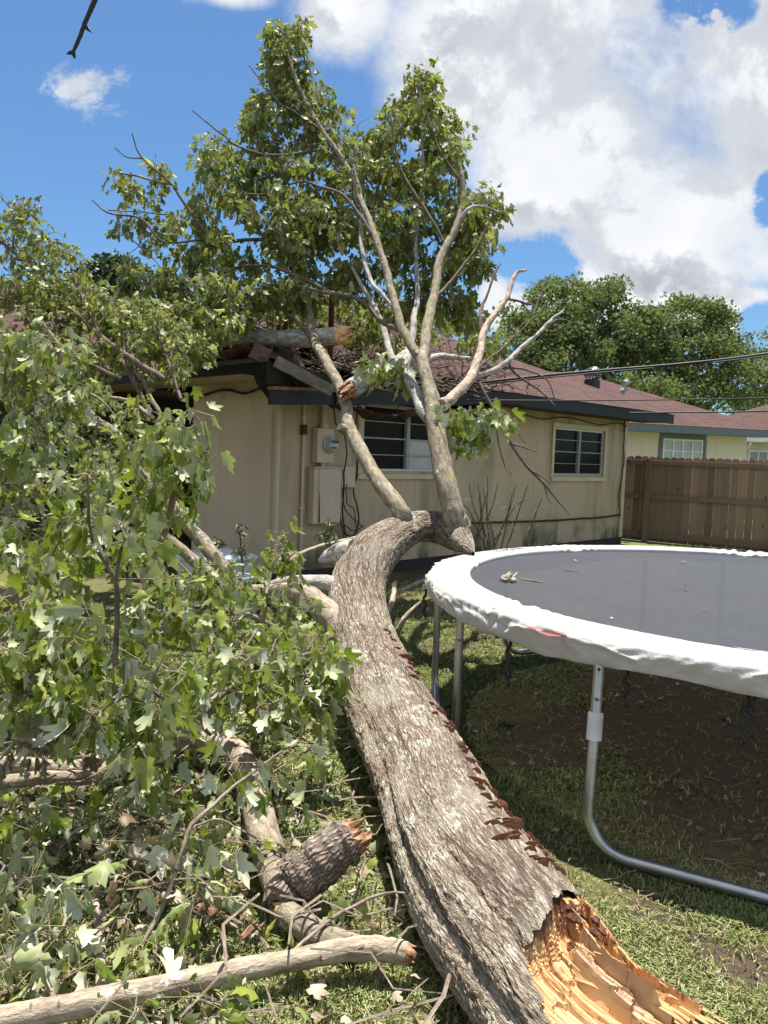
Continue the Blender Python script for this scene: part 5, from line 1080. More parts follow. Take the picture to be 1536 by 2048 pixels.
branch('yellow mossy bough rising from the white tub towards the upper left with a fork', [[(470, 1165, 6.0, 30), (430, 1115, 6.1, 29), (406, 1086, 6.2, 28), (370, 1045, 6.3, 27), (345, 1015, 6.4, 26), (332, 990, 6.45, 23), (340, 950, 6.5, 15), (335, 900, 6.6, 11), (318, 830, 6.7, 9), (300, 790, 6.8, 6)], [(336, 1000, 6.42, 22), (290, 945, 6.6, 21), (242, 879, 6.8, 20), (195, 844, 6.9, 17), (150, 800, 7.0, 14), (98, 766, 7.1, 11), (60, 725, 7.2, 7)], [(242, 879, 6.8, 10), (180, 850, 6.7, 9), (110, 830, 6.6, 6)], [(310, 840, 6.7, 9), (250, 800, 6.9, 8), (180, 795, 7.1, 5)]],
       [(290, 850, 50, 50, 6.7, .4, 18), (210, 800, 70, 40, 6.9, .4, 22), (110, 790, 80, 50, 6.9, .5, 28), (250, 900, 60, 40, 6.6, .4, 18), (150, 880, 80, 40, 6.6, .4, 26)], M_LIMB, lsize=(.09, .14), per=(5, 9))
branch('lichen spotted bough sloping left below the forked mossy one by the porch', [[(420, 1150, 5.9, 22), (332, 1074, 6.0, 21), (281, 1043, 6.0, 20), (219, 1020, 5.9, 19), (137, 977, 5.8, 17), (98, 950, 5.8, 14), (20, 930, 5.8, 10), (-40, 905, 5.8, 8)], [(281, 1043, 6.0, 10), (300, 980, 6.0, 8), (260, 900, 6.1, 4)]],
       [(160, 940, 80, 45, 5.7, .4, 26), (60, 960, 70, 45, 5.6, .4, 24), (260, 990, 60, 40, 5.9, .3, 16), (350, 1040, 40, 40, 5.8, .3, 8), (40, 890, 60, 40, 5.7, .4, 18)], M_LIMB, lsize=(.09, .14), per=(5, 9))
branch('pale leafy spray with silvery leaf backs hanging at the left edge below the roof', [[(-60, 900, 4.7, 14), (30, 840, 4.7, 11), (100, 780, 4.75, 9), (120, 700, 4.8, 6), (90, 650, 4.9, 3)], [(30, 840, 4.7, 8), (10, 740, 4.75, 6), (20, 660, 4.8, 3)], [(100, 780, 4.75, 6), (180, 790, 4.7, 5), (230, 830, 4.7, 3)]],
       [(30, 700, 55, 50, 4.8, .3, 22), (100, 720, 60, 55, 4.8, .3, 24), (30, 790, 60, 50, 4.7, .3, 24), (120, 800, 70, 45, 4.7, .3, 22), (60, 870, 70, 40, 4.6, .3, 22), (0, 920, 50, 40, 4.6, .3, 12)], M_LIMB, lsize=(.09, .14), per=(5, 9), mi=(0, 0, 1, 1))
branch('leafy sprig with large drooping leaves standing before the side wall', [[(300, 1130, 3.6, 14), (330, 1060, 3.55, 12), (345, 980, 3.5, 10), (358, 900, 3.45, 7), (372, 840, 3.4, 4)], [(345, 980, 3.5, 6), (390, 930, 3.4, 5), (420, 890, 3.4, 3)], [(330, 1060, 3.55, 7), (280, 960, 3.5, 5), (255, 890, 3.5, 3)]],
       [(372, 850, 40, 34, 3.4, .15, 8), (330, 900, 45, 45, 3.45, .2, 9), (395, 910, 40, 32, 3.4, .15, 6), (290, 920, 45, 45, 3.5, .2, 8), (350, 970, 55, 45, 3.45, .2, 9), (280, 1010, 50, 45, 3.5, .2, 8)], M_TWIGP, lsize=(.10, .16), per=(4, 7), droop=1.6, mi=(0, 0, 0, 0, 1))
branch('upright dark twig nearest the camera with a fork and big green leaves', [[(232, 1400, 2.85, 9), (226, 1300, 2.85, 11), (232, 1230, 2.85, 10), (229, 1160, 2.85, 10), (205, 1120, 2.85, 8), (185, 1080, 2.82, 7), (176, 1010, 2.8, 5), (172, 950, 2.8, 3)], [(229, 1160, 2.85, 7), (240, 1100, 2.85, 6), (262, 1060, 2.8, 3)], [(229, 1158, 2.85, 4), (265, 1158, 2.85, 3), (300, 1162, 2.85, 2)], [(185, 1080, 2.82, 4), (140, 1060, 2.8, 3), (95, 1050, 2.8, 2)]],
       [(172, 955, 36, 30, 2.8, .12, 4), (100, 1045, 40, 40, 2.8, .15, 5), (180, 1060, 45, 40, 2.8, .15, 5), (250, 1060, 40, 36, 2.8, .15, 5), (320, 1150, 34, 34, 2.85, .12, 4), (90, 1120, 40, 40, 2.85, .15, 4)], M_TWIG, lsize=(.10, .145), per=(3, 5), droop=2.0, mi=(0, 0, 0, 0, 1))
branch('grey limb jutting from the left edge into the leaf pile with a split end', [[(-80, 1235, 4.2, 34), (0, 1200, 4.25, 33), (60, 1172, 4.3, 30), (112, 1140, 4.4, 26)], [(0, 1215, 4.2, 16), (-60, 1250, 4.1, 16)]],
       [(60, 1100, 70, 50, 4.2, .3, 20), (150, 1130, 70, 50, 4.2, .3, 20), (20, 1030, 60, 50, 4.3, .3, 20), (150, 1050, 60, 40, 4.4, .3, 16), (250, 1110, 60, 40, 4.3, .3, 14)], M_PALE, brk={0: (1,)}, lsize=(.09, .14), per=(5, 9))
branch('leafy branch filling the middle of the heap beside the trunk fork', [[(600, 1290, 4.3, 12), (520, 1240, 4.2, 11), (430, 1220, 4.1, 10), (330, 1210, 4.0, 8), (250, 1200, 3.9, 5)], [(520, 1240, 4.2, 8), (540, 1150, 4.4, 6), (560, 1080, 4.5, 3)], [(430, 1220, 4.1, 7), (380, 1150, 4.1, 5), (340, 1110, 4.1, 3)], [(440, 1225, 4.1, 6), (470, 1300, 3.9, 4), (520, 1340, 3.8, 3)]],
       [(555, 1095, 40, 36, 4.5, .2, 14), (585, 1140, 24, 40, 4.5, .15, 8), (480, 1190, 60, 45, 4.2, .3, 22), (400, 1170, 60, 45, 4.2, .3, 20), (330, 1190, 60, 50, 4.0, .3, 22), (430, 1250, 70, 40, 4.0, .3, 22), (560, 1220, 55, 45, 4.3, .25, 16), (270, 1250, 60, 45, 3.9, .3, 18), (520, 1290, 60, 40, 4.0, .25, 18)], M_TWIGP, lsize=(.085, .13), per=(5, 9), mi=(0, 0, 0, 1))
branch('leafy branch pressed along the left flank of the big trunk', [[(400, 1440, 3.3, 16), (450, 1380, 3.4, 13), (520, 1340, 3.5, 10), (570, 1320, 3.55, 8), (640, 1300, 3.6, 4)], [(400, 1440, 3.3, 9), (440, 1370, 3.4, 9), (480, 1310, 3.5, 8), (520, 1260, 3.6, 4)], [(450, 1380, 3.4, 7), (510, 1390, 3.4, 6), (550, 1370, 3.45, 4)], [(520, 1340, 3.5, 5), (600, 1350, 3.5, 4), (660, 1380, 3.5, 2)]],
       [(630, 1300, 36, 40, 3.6, .15, 12), (650, 1340, 24, 34, 3.6, .1, 7), (570, 1300, 45, 40, 3.6, .2, 13), (510, 1330, 50, 40, 3.5, .2, 13), (600, 1370, 45, 40, 3.5, .2, 12), (450, 1310, 50, 45, 3.5, .2, 13), (545, 1410, 55, 34, 3.4, .2, 10), (640, 1420, 22, 30, 3.5, .1, 4), (430, 1400, 50, 40, 3.4, .2, 10)], M_TWIGP, lsize=(.09, .14), per=(5, 8), droop=1.3)
branch('dense green leaf spray at the left edge of the heap with large pointed leaves', [[(150, 1500, 3.1, 16), (110, 1400, 3.1, 13), (80, 1320, 3.15, 10), (60, 1250, 3.2, 7), (30, 1200, 3.2, 4)], [(110, 1400, 3.1, 9), (170, 1330, 3.1, 7), (210, 1270, 3.1, 4)], [(80, 1320, 3.15, 7), (20, 1290, 3.1, 5), (-30, 1280, 3.1, 3)]],
       [(60, 1240, 60, 45, 3.2, .2, 14), (150, 1260, 55, 45, 3.1, .2, 13), (30, 1320, 55, 45, 3.1, .2, 13), (110, 1340, 60, 45, 3.05, .2, 14), (200, 1310, 50, 40, 3.1, .2, 10), (50, 1400, 60, 40, 3.05, .2, 13), (150, 1410, 60, 40, 3.0, .2, 12), (-20, 1230, 40, 60, 3.2, .2, 7)], M_TWIGP, lsize=(.095, .15), per=(5, 8), droop=1.4)
branch('leaf spray hanging over the pale ground limbs in the middle of the heap', [[(420, 1470, 2.9, 9), (360, 1420, 2.85, 8), (300, 1370, 2.85, 6), (330, 1310, 2.9, 3)], [(300, 1370, 2.85, 5), (230, 1400, 2.8, 4), (190, 1430, 2.8, 2)]],
       [(320, 1400, 50, 36, 2.85, .15, 9), (330, 1470, 40, 45, 2.8, .12, 9), (230, 1450, 45, 36, 2.8, .15, 8), (370, 1350, 40, 34, 2.9, .15, 7), (300, 1540, 34, 36, 2.75, .1, 6), (190, 1400, 40, 34, 2.85, .15, 6), (270, 1330, 45, 34, 2.95, .15, 7)], M_TWIG, lsize=(.10, .15), per=(4, 7), droop=1.9, mi=(0, 0, 0, 0, 1))
# big limbs on the ground
branch('thick pale ground limb running left from the mossy arm of the forked stump', [[('z', 505, 1600, .07, 58), ('z', 495, 1540, .12, 52), ('z', 462, 1500, .14, 50), ('z', 400, 1482, .14, 48), ('z', 330, 1482, .14, 50), ('z', 260, 1505, .13, 44), ('z', 200, 1528, .12, 34), ('z', 120, 1540, .12, 30), ('z', 50, 1532, .12, 28), ('z', -40, 1530, .12, 27)], [('z', 240, 1520, .12, 30), ('z', 180, 1550, .10, 27), ('z', 90, 1556, .10, 25), ('z', 0, 1568, .10, 24), ('z', -50, 1578, .1, 24)], [('z', 330, 1480, .15, 12), (380, 1435, 3.3, 9), (430, 1385, 3.3, 7), (500, 1385, 3.4, 5), (548, 1365, 3.4, 3)]],
       [(120, 1480, 60, 30, 3.0, .15, 6), (230, 1580, 50, 30, 2.9, .12, 5), (30, 1480, 50, 30, 3.1, .15, 5)], M_PALE, lm=[M_LEAF, M_WILT], per=(3, 6))
ys, P, R = None, None, None
o = thing('forked_stump', 'dark ridged broken fork with orange end and a pale mossy arm, lying beside the trunk', 'log', gz(560, 1790, 0)); off = -Vector(gz(560, 1790, 0))
P, R = stem_pts([('z', 558, 1800, .085, 62), ('z', 580, 1768, .11, 78), ('z', 622, 1738, .155, 86), ('z', 662, 1704, .20, 82), ('z', 700, 1680, .23, 76)], 60); mb = MB()
lb = 1 + .16 * (fbm(np.arange(60) * .2, 0 * np.arange(60), 0, 3) - .5) * 2; mb.tube(P, R * lb, 40, wob=.10); mb.build('bark', M_STUB, o, True).location = off
broken_end(P[-1], P[-1] - P[-6], R[-1], M_BREAK, o, 34, .75).location = off; broken_end(P[0], P[0] - P[5], R[0] * .97, M_STUB, o, 26, .5, 'torn_base').location = off 
P, R = stem_pts([('z', 566, 1780, .11, 64), ('z', 546, 1730, .10, 62), ('z', 527, 1670, .09, 60), ('z', 512, 1600, .09, 56), ('z', 500, 1540, .1, 40)], 50); MB().tube(P, R, 20, wob=.05).build('arm', M_LIMB, o, True).location = off
log('fallen_log', 'long pale smooth log across the bottom left with a hollow reddish end', [('z', -140, 2085, .07, 42), ('z', 0, 2046, .075, 41), ('z', 150, 2012, .08, 40), ('z', 300, 1978, .085, 38), ('z', 450, 1946, .09, 36), ('z', 600, 1916, .10, 34), ('z', 700, 1897, .11, 39), ('z', 760, 1898, .11, 41), ('z', 818, 1908, .11, 36)], M_PALE, sides=20, n=110, L=.6, knots=3)
log('fallen_log', 'short lichen covered log with yellow torn end, lying behind the long pale log', [('z', 566, 1822, .06, 40), ('z', 600, 1850, .06, 48), ('z', 650, 1880, .06, 50), ('z', 720, 1900, .06, 46)], M_LIMB, ends=(0,), mend=M_WOOD, n=30)
# loose small sprigs in the foreground
branch('thin bent twig in front of the stump with pale wilted leaves at its tip', [[('z', 290, 1890, .05, 8), (330, 1800, 2.35, 9), (362, 1700, 2.4, 9), (384, 1650, 2.45, 9), (430, 1610, 2.5, 7), (480, 1560, 2.6, 6), (562, 1502, 2.7, 4)], [(384, 1652, 2.45, 5), (430, 1636, 2.45, 4), (480, 1660, 2.45, 2)]],
       [(450, 1520, 34, 28, 2.65, .1, 5), (520, 1540, 36, 30, 2.7, .1, 5), (575, 1530, 26, 34, 2.7, .1, 5), (480, 1690, 24, 24, 2.45, .06, 3), (420, 1640, 26, 24, 2.5, .08, 3), (590, 1580, 26, 26, 2.75, .1, 3)], M_TWIGP, M_TWIGP, lsize=(.085, .12), per=(3, 5), droop=1.8, mi=(1, 1, 0), spread=.08)
branch('sprig of pale upturned leaves between the stump and the trunk base', [[('z', 560, 1925, .10, 6), (640, 1860, 2.3, 7), (720, 1810, 2.4, 6), (780, 1785, 2.4, 5), (840, 1790, 2.4, 3)], [(735, 1805, 2.4, 4), (740, 1850, 2.35, 3), (745, 1880, 2.35, 2)]],
       [(720, 1835, 26, 24, 2.4, .06, 4), (765, 1845, 26, 28, 2.4, .06, 5), (700, 1800, 22, 18, 2.45, .05, 2)], M_TWIGP, M_TWIGP, lsize=(.085, .115), per=(3, 5), droop=1.6, mi=(1, 1, 0), spread=.06)
branch('pale leaf spray spread on the grass in the bottom left corner', [[('z', 120, 2040, .06, 9), ('z', 70, 1900, .10, 8), ('z', 40, 1800, .12, 6), ('z', 10, 1720, .13, 3)], [('z', 75, 1905, .1, 6), ('z', 130, 1850, .12, 4), ('z', 170, 1780, .1, 2)]],
       [(60, 1770, 55, 40, 2.45, .1, 9), (120, 1860, 50, 40, 2.25, .1, 9), (40, 1860, 50, 40, 2.25, .1, 8), (100, 1930, 60, 36, 2.1, .08, 7), (20, 1960, 40, 40, 2.05, .08, 5), (30, 1690, 40, 36, 2.6, .1, 5)], M_TWIGP, M_TWIGP, lsize=(.08, .12), per=(4, 7), droop=.8, mi=(1, 1, 1, 0), spread=.1, zmin=.04)
branch('straight pale bare stick lying left of the bent twig with few leaves at its foot', [[('z', 200, 1990, .03, 16), ('z', 198, 1880, .03, 15), ('z', 197, 1780, .04, 12), ('z', 203, 1690, .05, 9), ('z', 206, 1640, .06, 5)], [('z', 205, 1760, .04, 5), ('z', 240, 1700, .08, 4), ('z', 300, 1690, .1, 4), ('z', 365, 1712, .06, 2)]],
       [(210, 1640, 16, 30, 2.7, .06, 3), (290, 1880, 34, 24, 2.25, .08, 5), (330, 1920, 40, 24, 2.15, .08, 5), (270, 1830, 24, 22, 2.35, .06, 3)], M_DEAD, M_TWIGP, lsize=(.075, .11), per=(3, 5), droop=.6, mi=(1, 0, 0), spread=.06, zmin=.04)
branch('thin dark twig reaching across the grass from the left edge', [[('z', -40, 1690, .12, 6), ('z', 90, 1668, .14, 6), ('z', 190, 1665, .14, 5), ('z', 290, 1670, .12, 3)], [('z', 50, 1720, .1, 5), ('z', 110, 1640, .15, 4), ('z', 180, 1570, .2, 3)], [('z', 140, 1665, .14, 4), ('z', 165, 1700, .1, 3), ('z', 180, 1750, .06, 2)]], [(20, 1640, 40, 34, 2.7, .1, 5), (170, 1610, 20, 24, 2.8, .08, 3)], M_TWIG, lsize=(.09, .13), per=(3, 5), droop=1.5)
branch('dried brown leaf spray lying behind the pale ground limbs', [[('z', 30, 1470, .1, 8), ('z', 100, 1455, .14, 7), ('z', 170, 1440, .18, 4)], [('z', 100, 1455, .14, 5), ('z', 130, 1490, .1, 3)]], [(90, 1465, 60, 24, 3.2, .2, 12), (40, 1490, 50, 24, 3.1, .15, 8), (160, 1470, 40, 24, 3.2, .15, 6)], M_TWIG, lm=[M_DRYL, M_WILT], lsize=(.07, .11), per=(4, 8), droop=.6, zmin=.04)
branch('heap of dry and pale leaves on broken twigs under the bent twig', [[('z', 420, 1840, .04, 7), ('z', 330, 1790, .06, 6), ('z', 250, 1740, .08, 4)], [('z', 330, 1790, .06, 4), ('z', 360, 1730, .08, 3)]], [(300, 1760, 70, 40, 2.5, .15, 9), (400, 1800, 50, 30, 2.4, .12, 6), (230, 1700, 50, 30, 2.6, .12, 6)], M_TWIGP, lm=[M_DRYL, M_WILT], lsize=(.07, .11), per=(3, 6), droop=.5, zmin=.03, mi=(0, 1), spread=.14)
branch('green leaf spray lying in front of the long pale log at the bottom edge', [[('z', 520, 2060, .03, 6), ('z', 440, 2010, .05, 6), ('z', 380, 1990, .07, 4)], [('z', 440, 2010, .05, 4), ('z', 470, 1980, .07, 3)]], [(400, 2010, 50, 24, 2.0, .08, 6), (300, 2030, 60, 24, 1.95, .08, 5), (520, 2030, 40, 20, 1.95, .06, 3)], M_TWIGP, lsize=(.07, .11), per=(3, 5), droop=.5, zmin=.03, mi=(0, 1, 1), spread=.1)
branch('thin leafy sprays crossing the grass left of the forked stump', [[('z', 480, 1760, .04, 6), ('z', 400, 1700, .08, 5), ('z', 300, 1640, .12, 4), ('z', 200, 1610, .14, 3)], [('z', 400, 1700, .08, 4), ('z', 420, 1640, .12, 3)]], [(250, 1640, 70, 30, 2.75, .15, 8), (380, 1680, 60, 30, 2.65, .12, 7), (440, 1640, 40, 30, 2.75, .1, 5), (120, 1620, 60, 36, 2.8, .15, 7)], M_TWIGP, lsize=(.08, .12), per=(3, 6), droop=.8, zmin=.03, mi=(0, 1, 1), spread=.12)
# wilted sprigs near the wall
for lab, px, py, h_, Y in (('dark shrivelled sprig standing by the white bucket', 480, 1100, 60, 6.6), ('small dark shrivelled sprig left of the taller one by the tub', 430, 1100, 34, 6.5), ('shrivelled sprig beside the spiked limb stub at the breaker panel', 655, 1080, 55, 5.6)):
    branch(lab, [[(px + 6, py + 50, Y, 5), (px + 3, py + 10, Y, 4), (px, py - h_ * .4, Y, 3), (px - 2, py - h_ * .8, Y, 2)]], [(px, py - h_ * .1, 20, h_ * .42, Y, .08, 9), (px, py - h_ * .55, 12, h_ * .3, Y, .05, 4)], M_TWIG, lm=[leafmat('shrivelled_leaf', [(.05, .07, .035), (.10, .11, .07), (.17, .17, .12)], [(.2, .2, .15), (.12, .13, .09)], tr=.05), M_WILT], lsize=(.05, .085), per=(5, 8), droop=1.5, spread=.04, stalk=(.01, .03), mi=(0, 0, 0, 1), name='wilted_sprig', cat='sprig', leafkw={'fold': (.4, .9), 'curl': (.8, 2.2)})
branch('bare stick wedged behind the bend of the trunk by the wall', [[(560, 1160, 5.5, 9), (585, 1118, 5.6, 9), (640, 1096, 5.8, 9), (690, 1084, 5.9, 9), (735, 1072, 6.0, 8)], [(535, 1200, 5.4, 6), (562, 1150, 5.5, 7), (590, 1120, 5.6, 6)]], [], M_PALE)
branch('snapped stick pointing up out of the grass between trunk and trampoline', [[(792, 1262, 5.0, 9), (806, 1245, 5.0, 10), (825, 1222, 5.05, 8), (842, 1203, 5.1, 5)]], [], M_PALE)
branch('crooked brown stick lying behind the trunk under the arch', [[('z', 770, 1245, .1, 10), ('z', 785, 1195, .25, 11), ('z', 790, 1165, .3, 9)], [('z', 795, 1185, .2, 8), ('z', 830, 1168, .2, 8), ('z', 868, 1155, .22, 7)]], [], M_PALE)
# bare shrub against the wall
sh_st = []
for k in range(13):
    x0 = 985 + rng.normal() * 22; dx = rng.uniform(-75, 95); sh_st.append([(x0, 1112, 9.6, 3.5), (x0 + dx * .3, 1075 + rng.normal() * 4, 9.6, 3), (x0 + dx * .75, 1020 + rng.normal() * 8, 9.5, 2.2), (x0 + dx, 965 + rng.normal() * 22 + abs(dx) * .25, 9.4, 1.2)])
branch('bare brown shrub with many thin stems against the stained wall', sh_st, [(960, 1030, 60, 50, 9.5, .3, 26), (1020, 1040, 60, 45, 9.5, .3, 26), (990, 1080, 70, 24, 9.5, .3, 16)], M_TWIG, M_TWIGP, per=(0, 0), name='bare_shrub', cat='shrub', twr=(.004, .002))
# foremost: one twig of an overhead tree
tw_P = np.array([at(146, 104, 1.5), at(158, 78, 1.5), at(170, 46, 1.5), at(182, 18, 1.5), at(196, -14, 1.5), at(225, -80, 1.52), at(300, -200, 1.6)])
tw_ = thing('hanging_twig', 'dark bare twig hanging from above into the top left of the sky', 'twig', tw_P[0]); mb = MB(); mb.tube(spline(tw_P, 40), np.linspace(.0032, .006, 40), 8, wob=.2); mb.build('stem', M_CABLE, tw_, True).location = -Vector(tw_P[0])
for i, d in ((0, (-.012, 0, -.004)), (0, (.004, 0, -.012)), (12, (.014, 0, -.012)), (30, (.012, 0, .004))): p = spline(tw_P, 40)[i]; MB().tube(np.array([p, p + np.array(d) * .5, p + np.array(d)]), [.004, .0035, .001], 6).build('bud', M_CABLE, tw_).location = -Vector(tw_P[0])
# --- tubs by the wall
M_TUB = m_simple('white_plastic', (.62, .66, .70), .35, var=.06)
tb = at(470, 1150, 7.0); tb[2] = 0
bk_ = thing('white_bucket', 'white plastic bucket standing among the branches by the side wall', 'bucket', (tb[0], tb[1], 0))
MB().lathe([(0, .02), (.135, .02), (.14, 0), (.145, .02), (.165, .40), (.165, .44)], 28).lathe([(.155, .44), (.15, .06), (0, .05)], 28).build('body', M_TUB, bk_, True)
MB().lathe([(.165, .44), (.178, .44), (.178, .415), (.166, .415)], 28).lathe([(.165, .37), (.174, .37), (.174, .355), (.165, .355)], 28).build('rim', M_TUB, bk_)
MB().tube([(.176 * math.cos(a), .176 * math.sin(a), .40 - .10 * math.sin(a) ** 2) for a in np.linspace(math.pi, 2 * math.pi, 16)], .004, 6).build('handle', M_ALU, bk_)
tb = at(432, 1125, 7.7); tb[2] = 0
wt = thing('white_tub', 'wide white plastic storage tub with rounded lid beside the bucket', 'tub', tb, HA)
def rrect(a, b, r, n=6): return [(sx * (a - r) + r * math.cos(q), sy * (b - r) + r * math.sin(q)) for sx, sy, q0 in ((1, 1, 0), (-1, 1, 90), (-1, -1, 180), (1, -1, 270)) for q in np.linspace(RAD(q0), RAD(q0 + 90), n)]
def shell(levels):
    A = np.array([[(x, y, z) for x, y in rrect(a, b, r)] for a, b, r, z in levels]); A = np.concatenate([A, A[:, :1]], 1); m_ = MB(); m_.grid(A); return m_
shell([(.30, .21, .06, 0), (.30, .21, .06, .01), (.335, .24, .07, .50)]).build('body', M_TUB, wt, True)
shell([(.34, .245, .07, .485), (.365, .27, .08, .485), (.365, .27, .08, .515), (.35, .255, .08, .53), (.22, .16, .08, .575), (.05, .04, .03, .585), (.0, .0, 0, .585)]).build('lid', M_TUB, wt, True)
db = at(505, 1150, 7.1); db[2] = 0
kb = thing('dark_crate', 'dark box standing right of the white bucket by the wall corner', 'crate', db, HA); MB().box(-.12, .12, -.10, .10, 0, .37).build('body', M_BLACK, kb, bevel=.01); MB().box(-.13, .13, -.11, .11, .371, .40).build('lid', M_BLACK, kb, bevel=.006)
# --- bark chips on the grass
M_CHIP = m_simple('red_brown_bark_chip', (.22, .12, .08), .9, var=.5, sc=30, bump=.6)
for i, (px, py, a, l_, wd, lab) in enumerate(((312, 1745, -.6, .10, .035, 'curled red brown strip of bark on the grass left of the stump'), (478, 1810, 1.2, .08, .025, 'orange splinter of bark standing in the grass just left of the stump'), (505, 1870, 1.0, .10, .03, 'flat pinkish bark flake between the stump and the long log'), (330, 1810, .3, .09, .06, 'dark brown bark slab lying in shade left of the bent twig'), (415, 1830, .9, .09, .05, 'dark curled bark piece under the bent twig'), (120, 1700, .2, .08, .04, 'tan bark flake near the left edge of the grass'))):
    mb = MB(); X_, Y_ = np.meshgrid(np.linspace(-1, 1, 9), np.linspace(-1, 1, 7)); l_ *= .55; wd *= .36; A = np.stack([X_ * l_ * (1 + .25 * (fbm(Y_ * 3 + i * 7, 0 * X_, 0, 2) - .5)), Y_ * wd * (1 - .5 * X_ ** 4) * (1 + .2 * (fbm(X_ * 2 + i * 3, Y_, 0, 2) - .5)), wd * .7 * (1 - Y_ ** 2) + .012 * np.sin(X_ * 4 + i)], -1); mb.grid(A); B2 = A.copy(); B2[..., 2] -= .006; mb.grid(B2[:, ::-1])
    o = mb.build('bark_chip', M_CHIP, None, True); o.location = gz(px, py, .02) + np.array([0, 0, .02]); o.rotation_euler = (.3 * rng.normal(), .25 * rng.normal(), a); tag(o, lab, 'bark chip', 'bark chips on the grass')

# ================================================================== ground cover
def ground_z(x, y): e = np.minimum.reduce([x + 9, 9 - x, y - .6, 9 - y]); return (fbm(x * 2.2, y * 2.2, 0, 4) - .55) * .07 * sstep(e, 0, .8) - .008
def blades(n, x0, x1, y0, y1, h, wd, keepf, m_, name, lean=.55):
    x = rng.uniform(x0, x1, n); y = rng.uniform(y0, y1, n); vis = np.abs(x) < (.56 * y + .5); k = vis & (rng.random(n) < keepf(x, y)); x, y = x[k], y[k]; n = len(x)
    z = ground_z(x, y); a = rng.random(n) * 6.283; hh = rng.uniform(*h, n); ww = rng.uniform(*wd, n); ln = rng.uniform(.1, 1.0, n) * lean * 1.8; b = a + rng.normal(size=n) * .6
    P = np.stack([x, y, z], -1); sd_ = np.stack([np.cos(a), np.sin(a), 0 * a], -1); f = np.stack([-np.sin(b), np.cos(b), 0 * a], -1); up = np.array([0, 0, 1.])
    p1 = P + hh[:, None] * (.55 * up + f * .28 * ln[:, None]); p2 = P + hh[:, None] * (up * (1 - .35 * ln[:, None]) + f * ln[:, None])
    V = np.stack([P - sd_ * ww[:, None] / 2, P + sd_ * ww[:, None] / 2, p1 + sd_ * ww[:, None] * .45, p1 - sd_ * ww[:, None] * .45, p2], 1).reshape(-1, 3); o_ = (np.arange(n) * 5)[:, None]
    mb = MB(); mb.add(V, [np.array([[0, 1, 2, 3]]) + o_, np.array([[3, 2, 4]]) + o_]); return mb.build(name, m_)
def f_grass(g):
    r = g.island(); p = g.pos(); n = g.noise(p, 1.6, 4, .6)
    c = g.ramp(r, [(0, (.10, .165, .028)), (.3, (.16, .235, .045)), (.6, (.21, .275, .06)), (.84, (.28, .30, .09)), (.90, (.44, .38, .21)), (1, (.50, .42, .27))])
    y = g.n('ShaderNodeSeparateXYZ', {0: p}, 1); near = g.step(y, 4.2, 2.6)
    c = g.mix(g.m('MULTIPLY', g.m('MULTIPLY', near, g.step(r, .25, .75)), .65), c, (.40, .36, .19))
    c = g.mix(g.m('MULTIPLY', g.step(n, .45, .7), .40), c, (.30, .26, .13))
    return {'Base Color': c, 'Roughness': .5, 'translucent': (.2, (.16, .22, .04))}
M_GRASS = mat('grass_blades', f_grass)
def dens(x, y):
    d = np.hypot(x - TC[0] - .5, y - TC[1] + .4) + (fbm(x * 2.2, y * 2.2, 3, 4) - .5) * 2.6; bare = .03 + .97 * sstep(d, 1.5, 2.7)
    n = sstep(fbm(x * 2.1 + 9, y * 2.1, 1, 4), .40, .56); hs = ((x - HC[0]) * HU[0] + (y - HC[1]) * HU[1]); hv = (x - HC[0]) * HV[0] + (y - HC[1]) * HV[1]
    trench = np.exp(-(((x - (.85 + (2.9 - y) * .62)) / .10) ** 2)) * (y < 3.4) * (y > 1.5)
    return np.clip(bare * (.25 + .75 * n), .03, 1) * (1 - .75 * trench) * ~((hv > -.7) & (hs > -.7))
kind(blades(260000, -2.4, 2.6, 1.3, 3.6, (.014, .044), (.0025, .0055), dens, M_GRASS, 'grass', .85), 'stuff', 'short yellow green lawn grass near the camera', 'grass')
kind(blades(210000, -4.2, 4.6, 3.6, 7.2, (.018, .052), (.005, .009), dens, M_GRASS, 'grass', .9), 'stuff', 'lawn grass around and beneath the trampoline', 'grass')
kind(blades(60000, -2.5, 9.5, 7.2, 15.5, (.02, .055), (.010, .02), dens, M_GRASS, 'grass', .9), 'stuff', 'lawn grass between the trampoline and the fence', 'grass')
def litter(n, reg, size, m_, name, label, flat=.4, w_=None):
    x = rng.uniform(reg[0], reg[1], n); y = rng.uniform(reg[2], reg[3], n); k = np.abs(x) < .56 * y + .4
    if w_ is not None: k &= rng.random(n) < w_(x, y)
    x, y = x[k], y[k]; n = len(x); B = np.stack([x, y, ground_z(x, y) + rng.uniform(.006, .05, n)], -1)
    mb = MB(); leaves(mb, B, np.c_[rng.normal(size=(n, 2)), rng.normal(size=n) * .25], np.c_[rng.normal(size=(n, 2)) * flat, np.ones(n)], rng.uniform(*size, n), 0, (.2, 1.1), (-1.8, 2.2), wid=(.5, .9)); kind(mb.build(name, m_, None, True), 'stuff', label, 'leaf litter')
left = lambda x, y: sstep(.55 + (2.9 - y) * .1 - x, 0, .5) * (.5 + .5 * sstep(fbm(x * 2, y * 2, 8, 3), .4, .6))
litter(1900, (-3, .8, 1.4, 4.6), (.04, .09), M_DRYL, 'leaf_litter', 'dry tan leaves scattered on the grass under the branches', .5, left)
litter(1200, (-3, .7, 1.4, 4.6), (.06, .11), M_WILT, 'leaf_litter', 'pale torn leaves scattered on the grass under the branches', .6, left)
litter(700, (-2.6, .3, 2.2, 5.5), (.07, .12), M_LEAF, 'leaf_litter', 'green torn leaves scattered under the branch heap', .7, left)
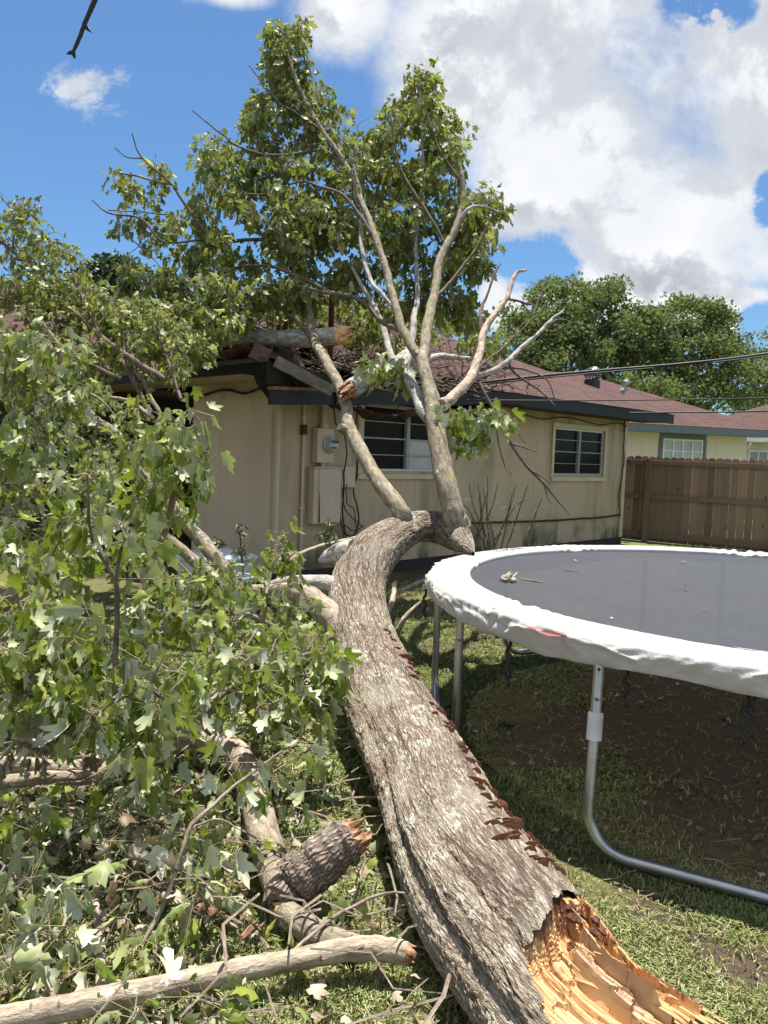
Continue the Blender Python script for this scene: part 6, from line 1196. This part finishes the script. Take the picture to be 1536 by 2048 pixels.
litter(420, (.5, 4.6, 1.8, 7), (.02, .05), M_DRYL, 'leaf_litter', 'small brown leaf bits on the bare soil under the trampoline', .4)
def sticks(n, reg, L, r, m_, name, label, w_=None, zz=(.004, .03)):
    x = rng.uniform(reg[0], reg[1], n); y = rng.uniform(reg[2], reg[3], n); k = np.abs(x) < .56 * y + .4
    if w_ is not None: k &= rng.random(n) < w_(x, y)
    mb = MB()
    for a, b in zip(x[k], y[k]):
        z = float(ground_z(np.array(a), np.array(b))) + rng.uniform(*zz); q = rng.random() * 6.28; l_ = rng.uniform(*L); d = np.array([math.cos(q), math.sin(q), rng.normal() * .15]) * l_ / 2; p = np.array([a, b, z]); r_ = rng.uniform(*r)
        mb.tube(np.array([p - d, p - d * .2 + rng.normal(size=3) * l_ * .07, p + d * .4 + rng.normal(size=3) * l_ * .05, p + d]), [r_, r_, r_ * .8, r_ * .5], 4)
    kind(mb.build(name, m_), 'stuff', label, 'twigs')
sticks(700, (.4, 4.6, 2.0, 7), (.03, .14), (.0012, .003), m_simple('dry_straw', (.25, .18, .11), .8, var=.4), 'twig_litter', 'dry stalks and twig bits on the soil under the trampoline')
sticks(900, (-3, .8, 1.4, 5), (.08, .55), (.002, .006), M_TWIGP, 'twig_litter', 'broken twigs strewn under the branch heap', left, (.01, .22))
# debris on the roof
x = rng.uniform(-.3, 5.4, 900); y = rng.uniform(-.5, 3.4, 900); mb = MB(); keep = rng.random(900) < np.exp(-((x - 2.0) / 2.2) ** 2)
for a, b in zip(x[keep], y[keep]):
    z = EZ + (min(a, b) - EV) * RS - (float(dent(a, b)) * .6 + float(sag(a)) * .4 if b < a else 0) + rng.uniform(.03, .30); q = rng.normal(size=3) * [1, 1, .35]; q = nrm(q) * rng.uniform(.12, .55); r_ = rng.uniform(.004, .012)
    p = h2w(a, b, z); mb.tube(np.array([p - q, p - q * .3 + rng.normal(size=3) * .04, p + q * .4 + rng.normal(size=3) * .04, p + q]), [r_, r_, r_ * .7, r_ * .4], 5)
kind(mb.build('roof_debris', M_TWIG), 'stuff', 'broken twigs and litter strewn over the crushed roof', 'debris')
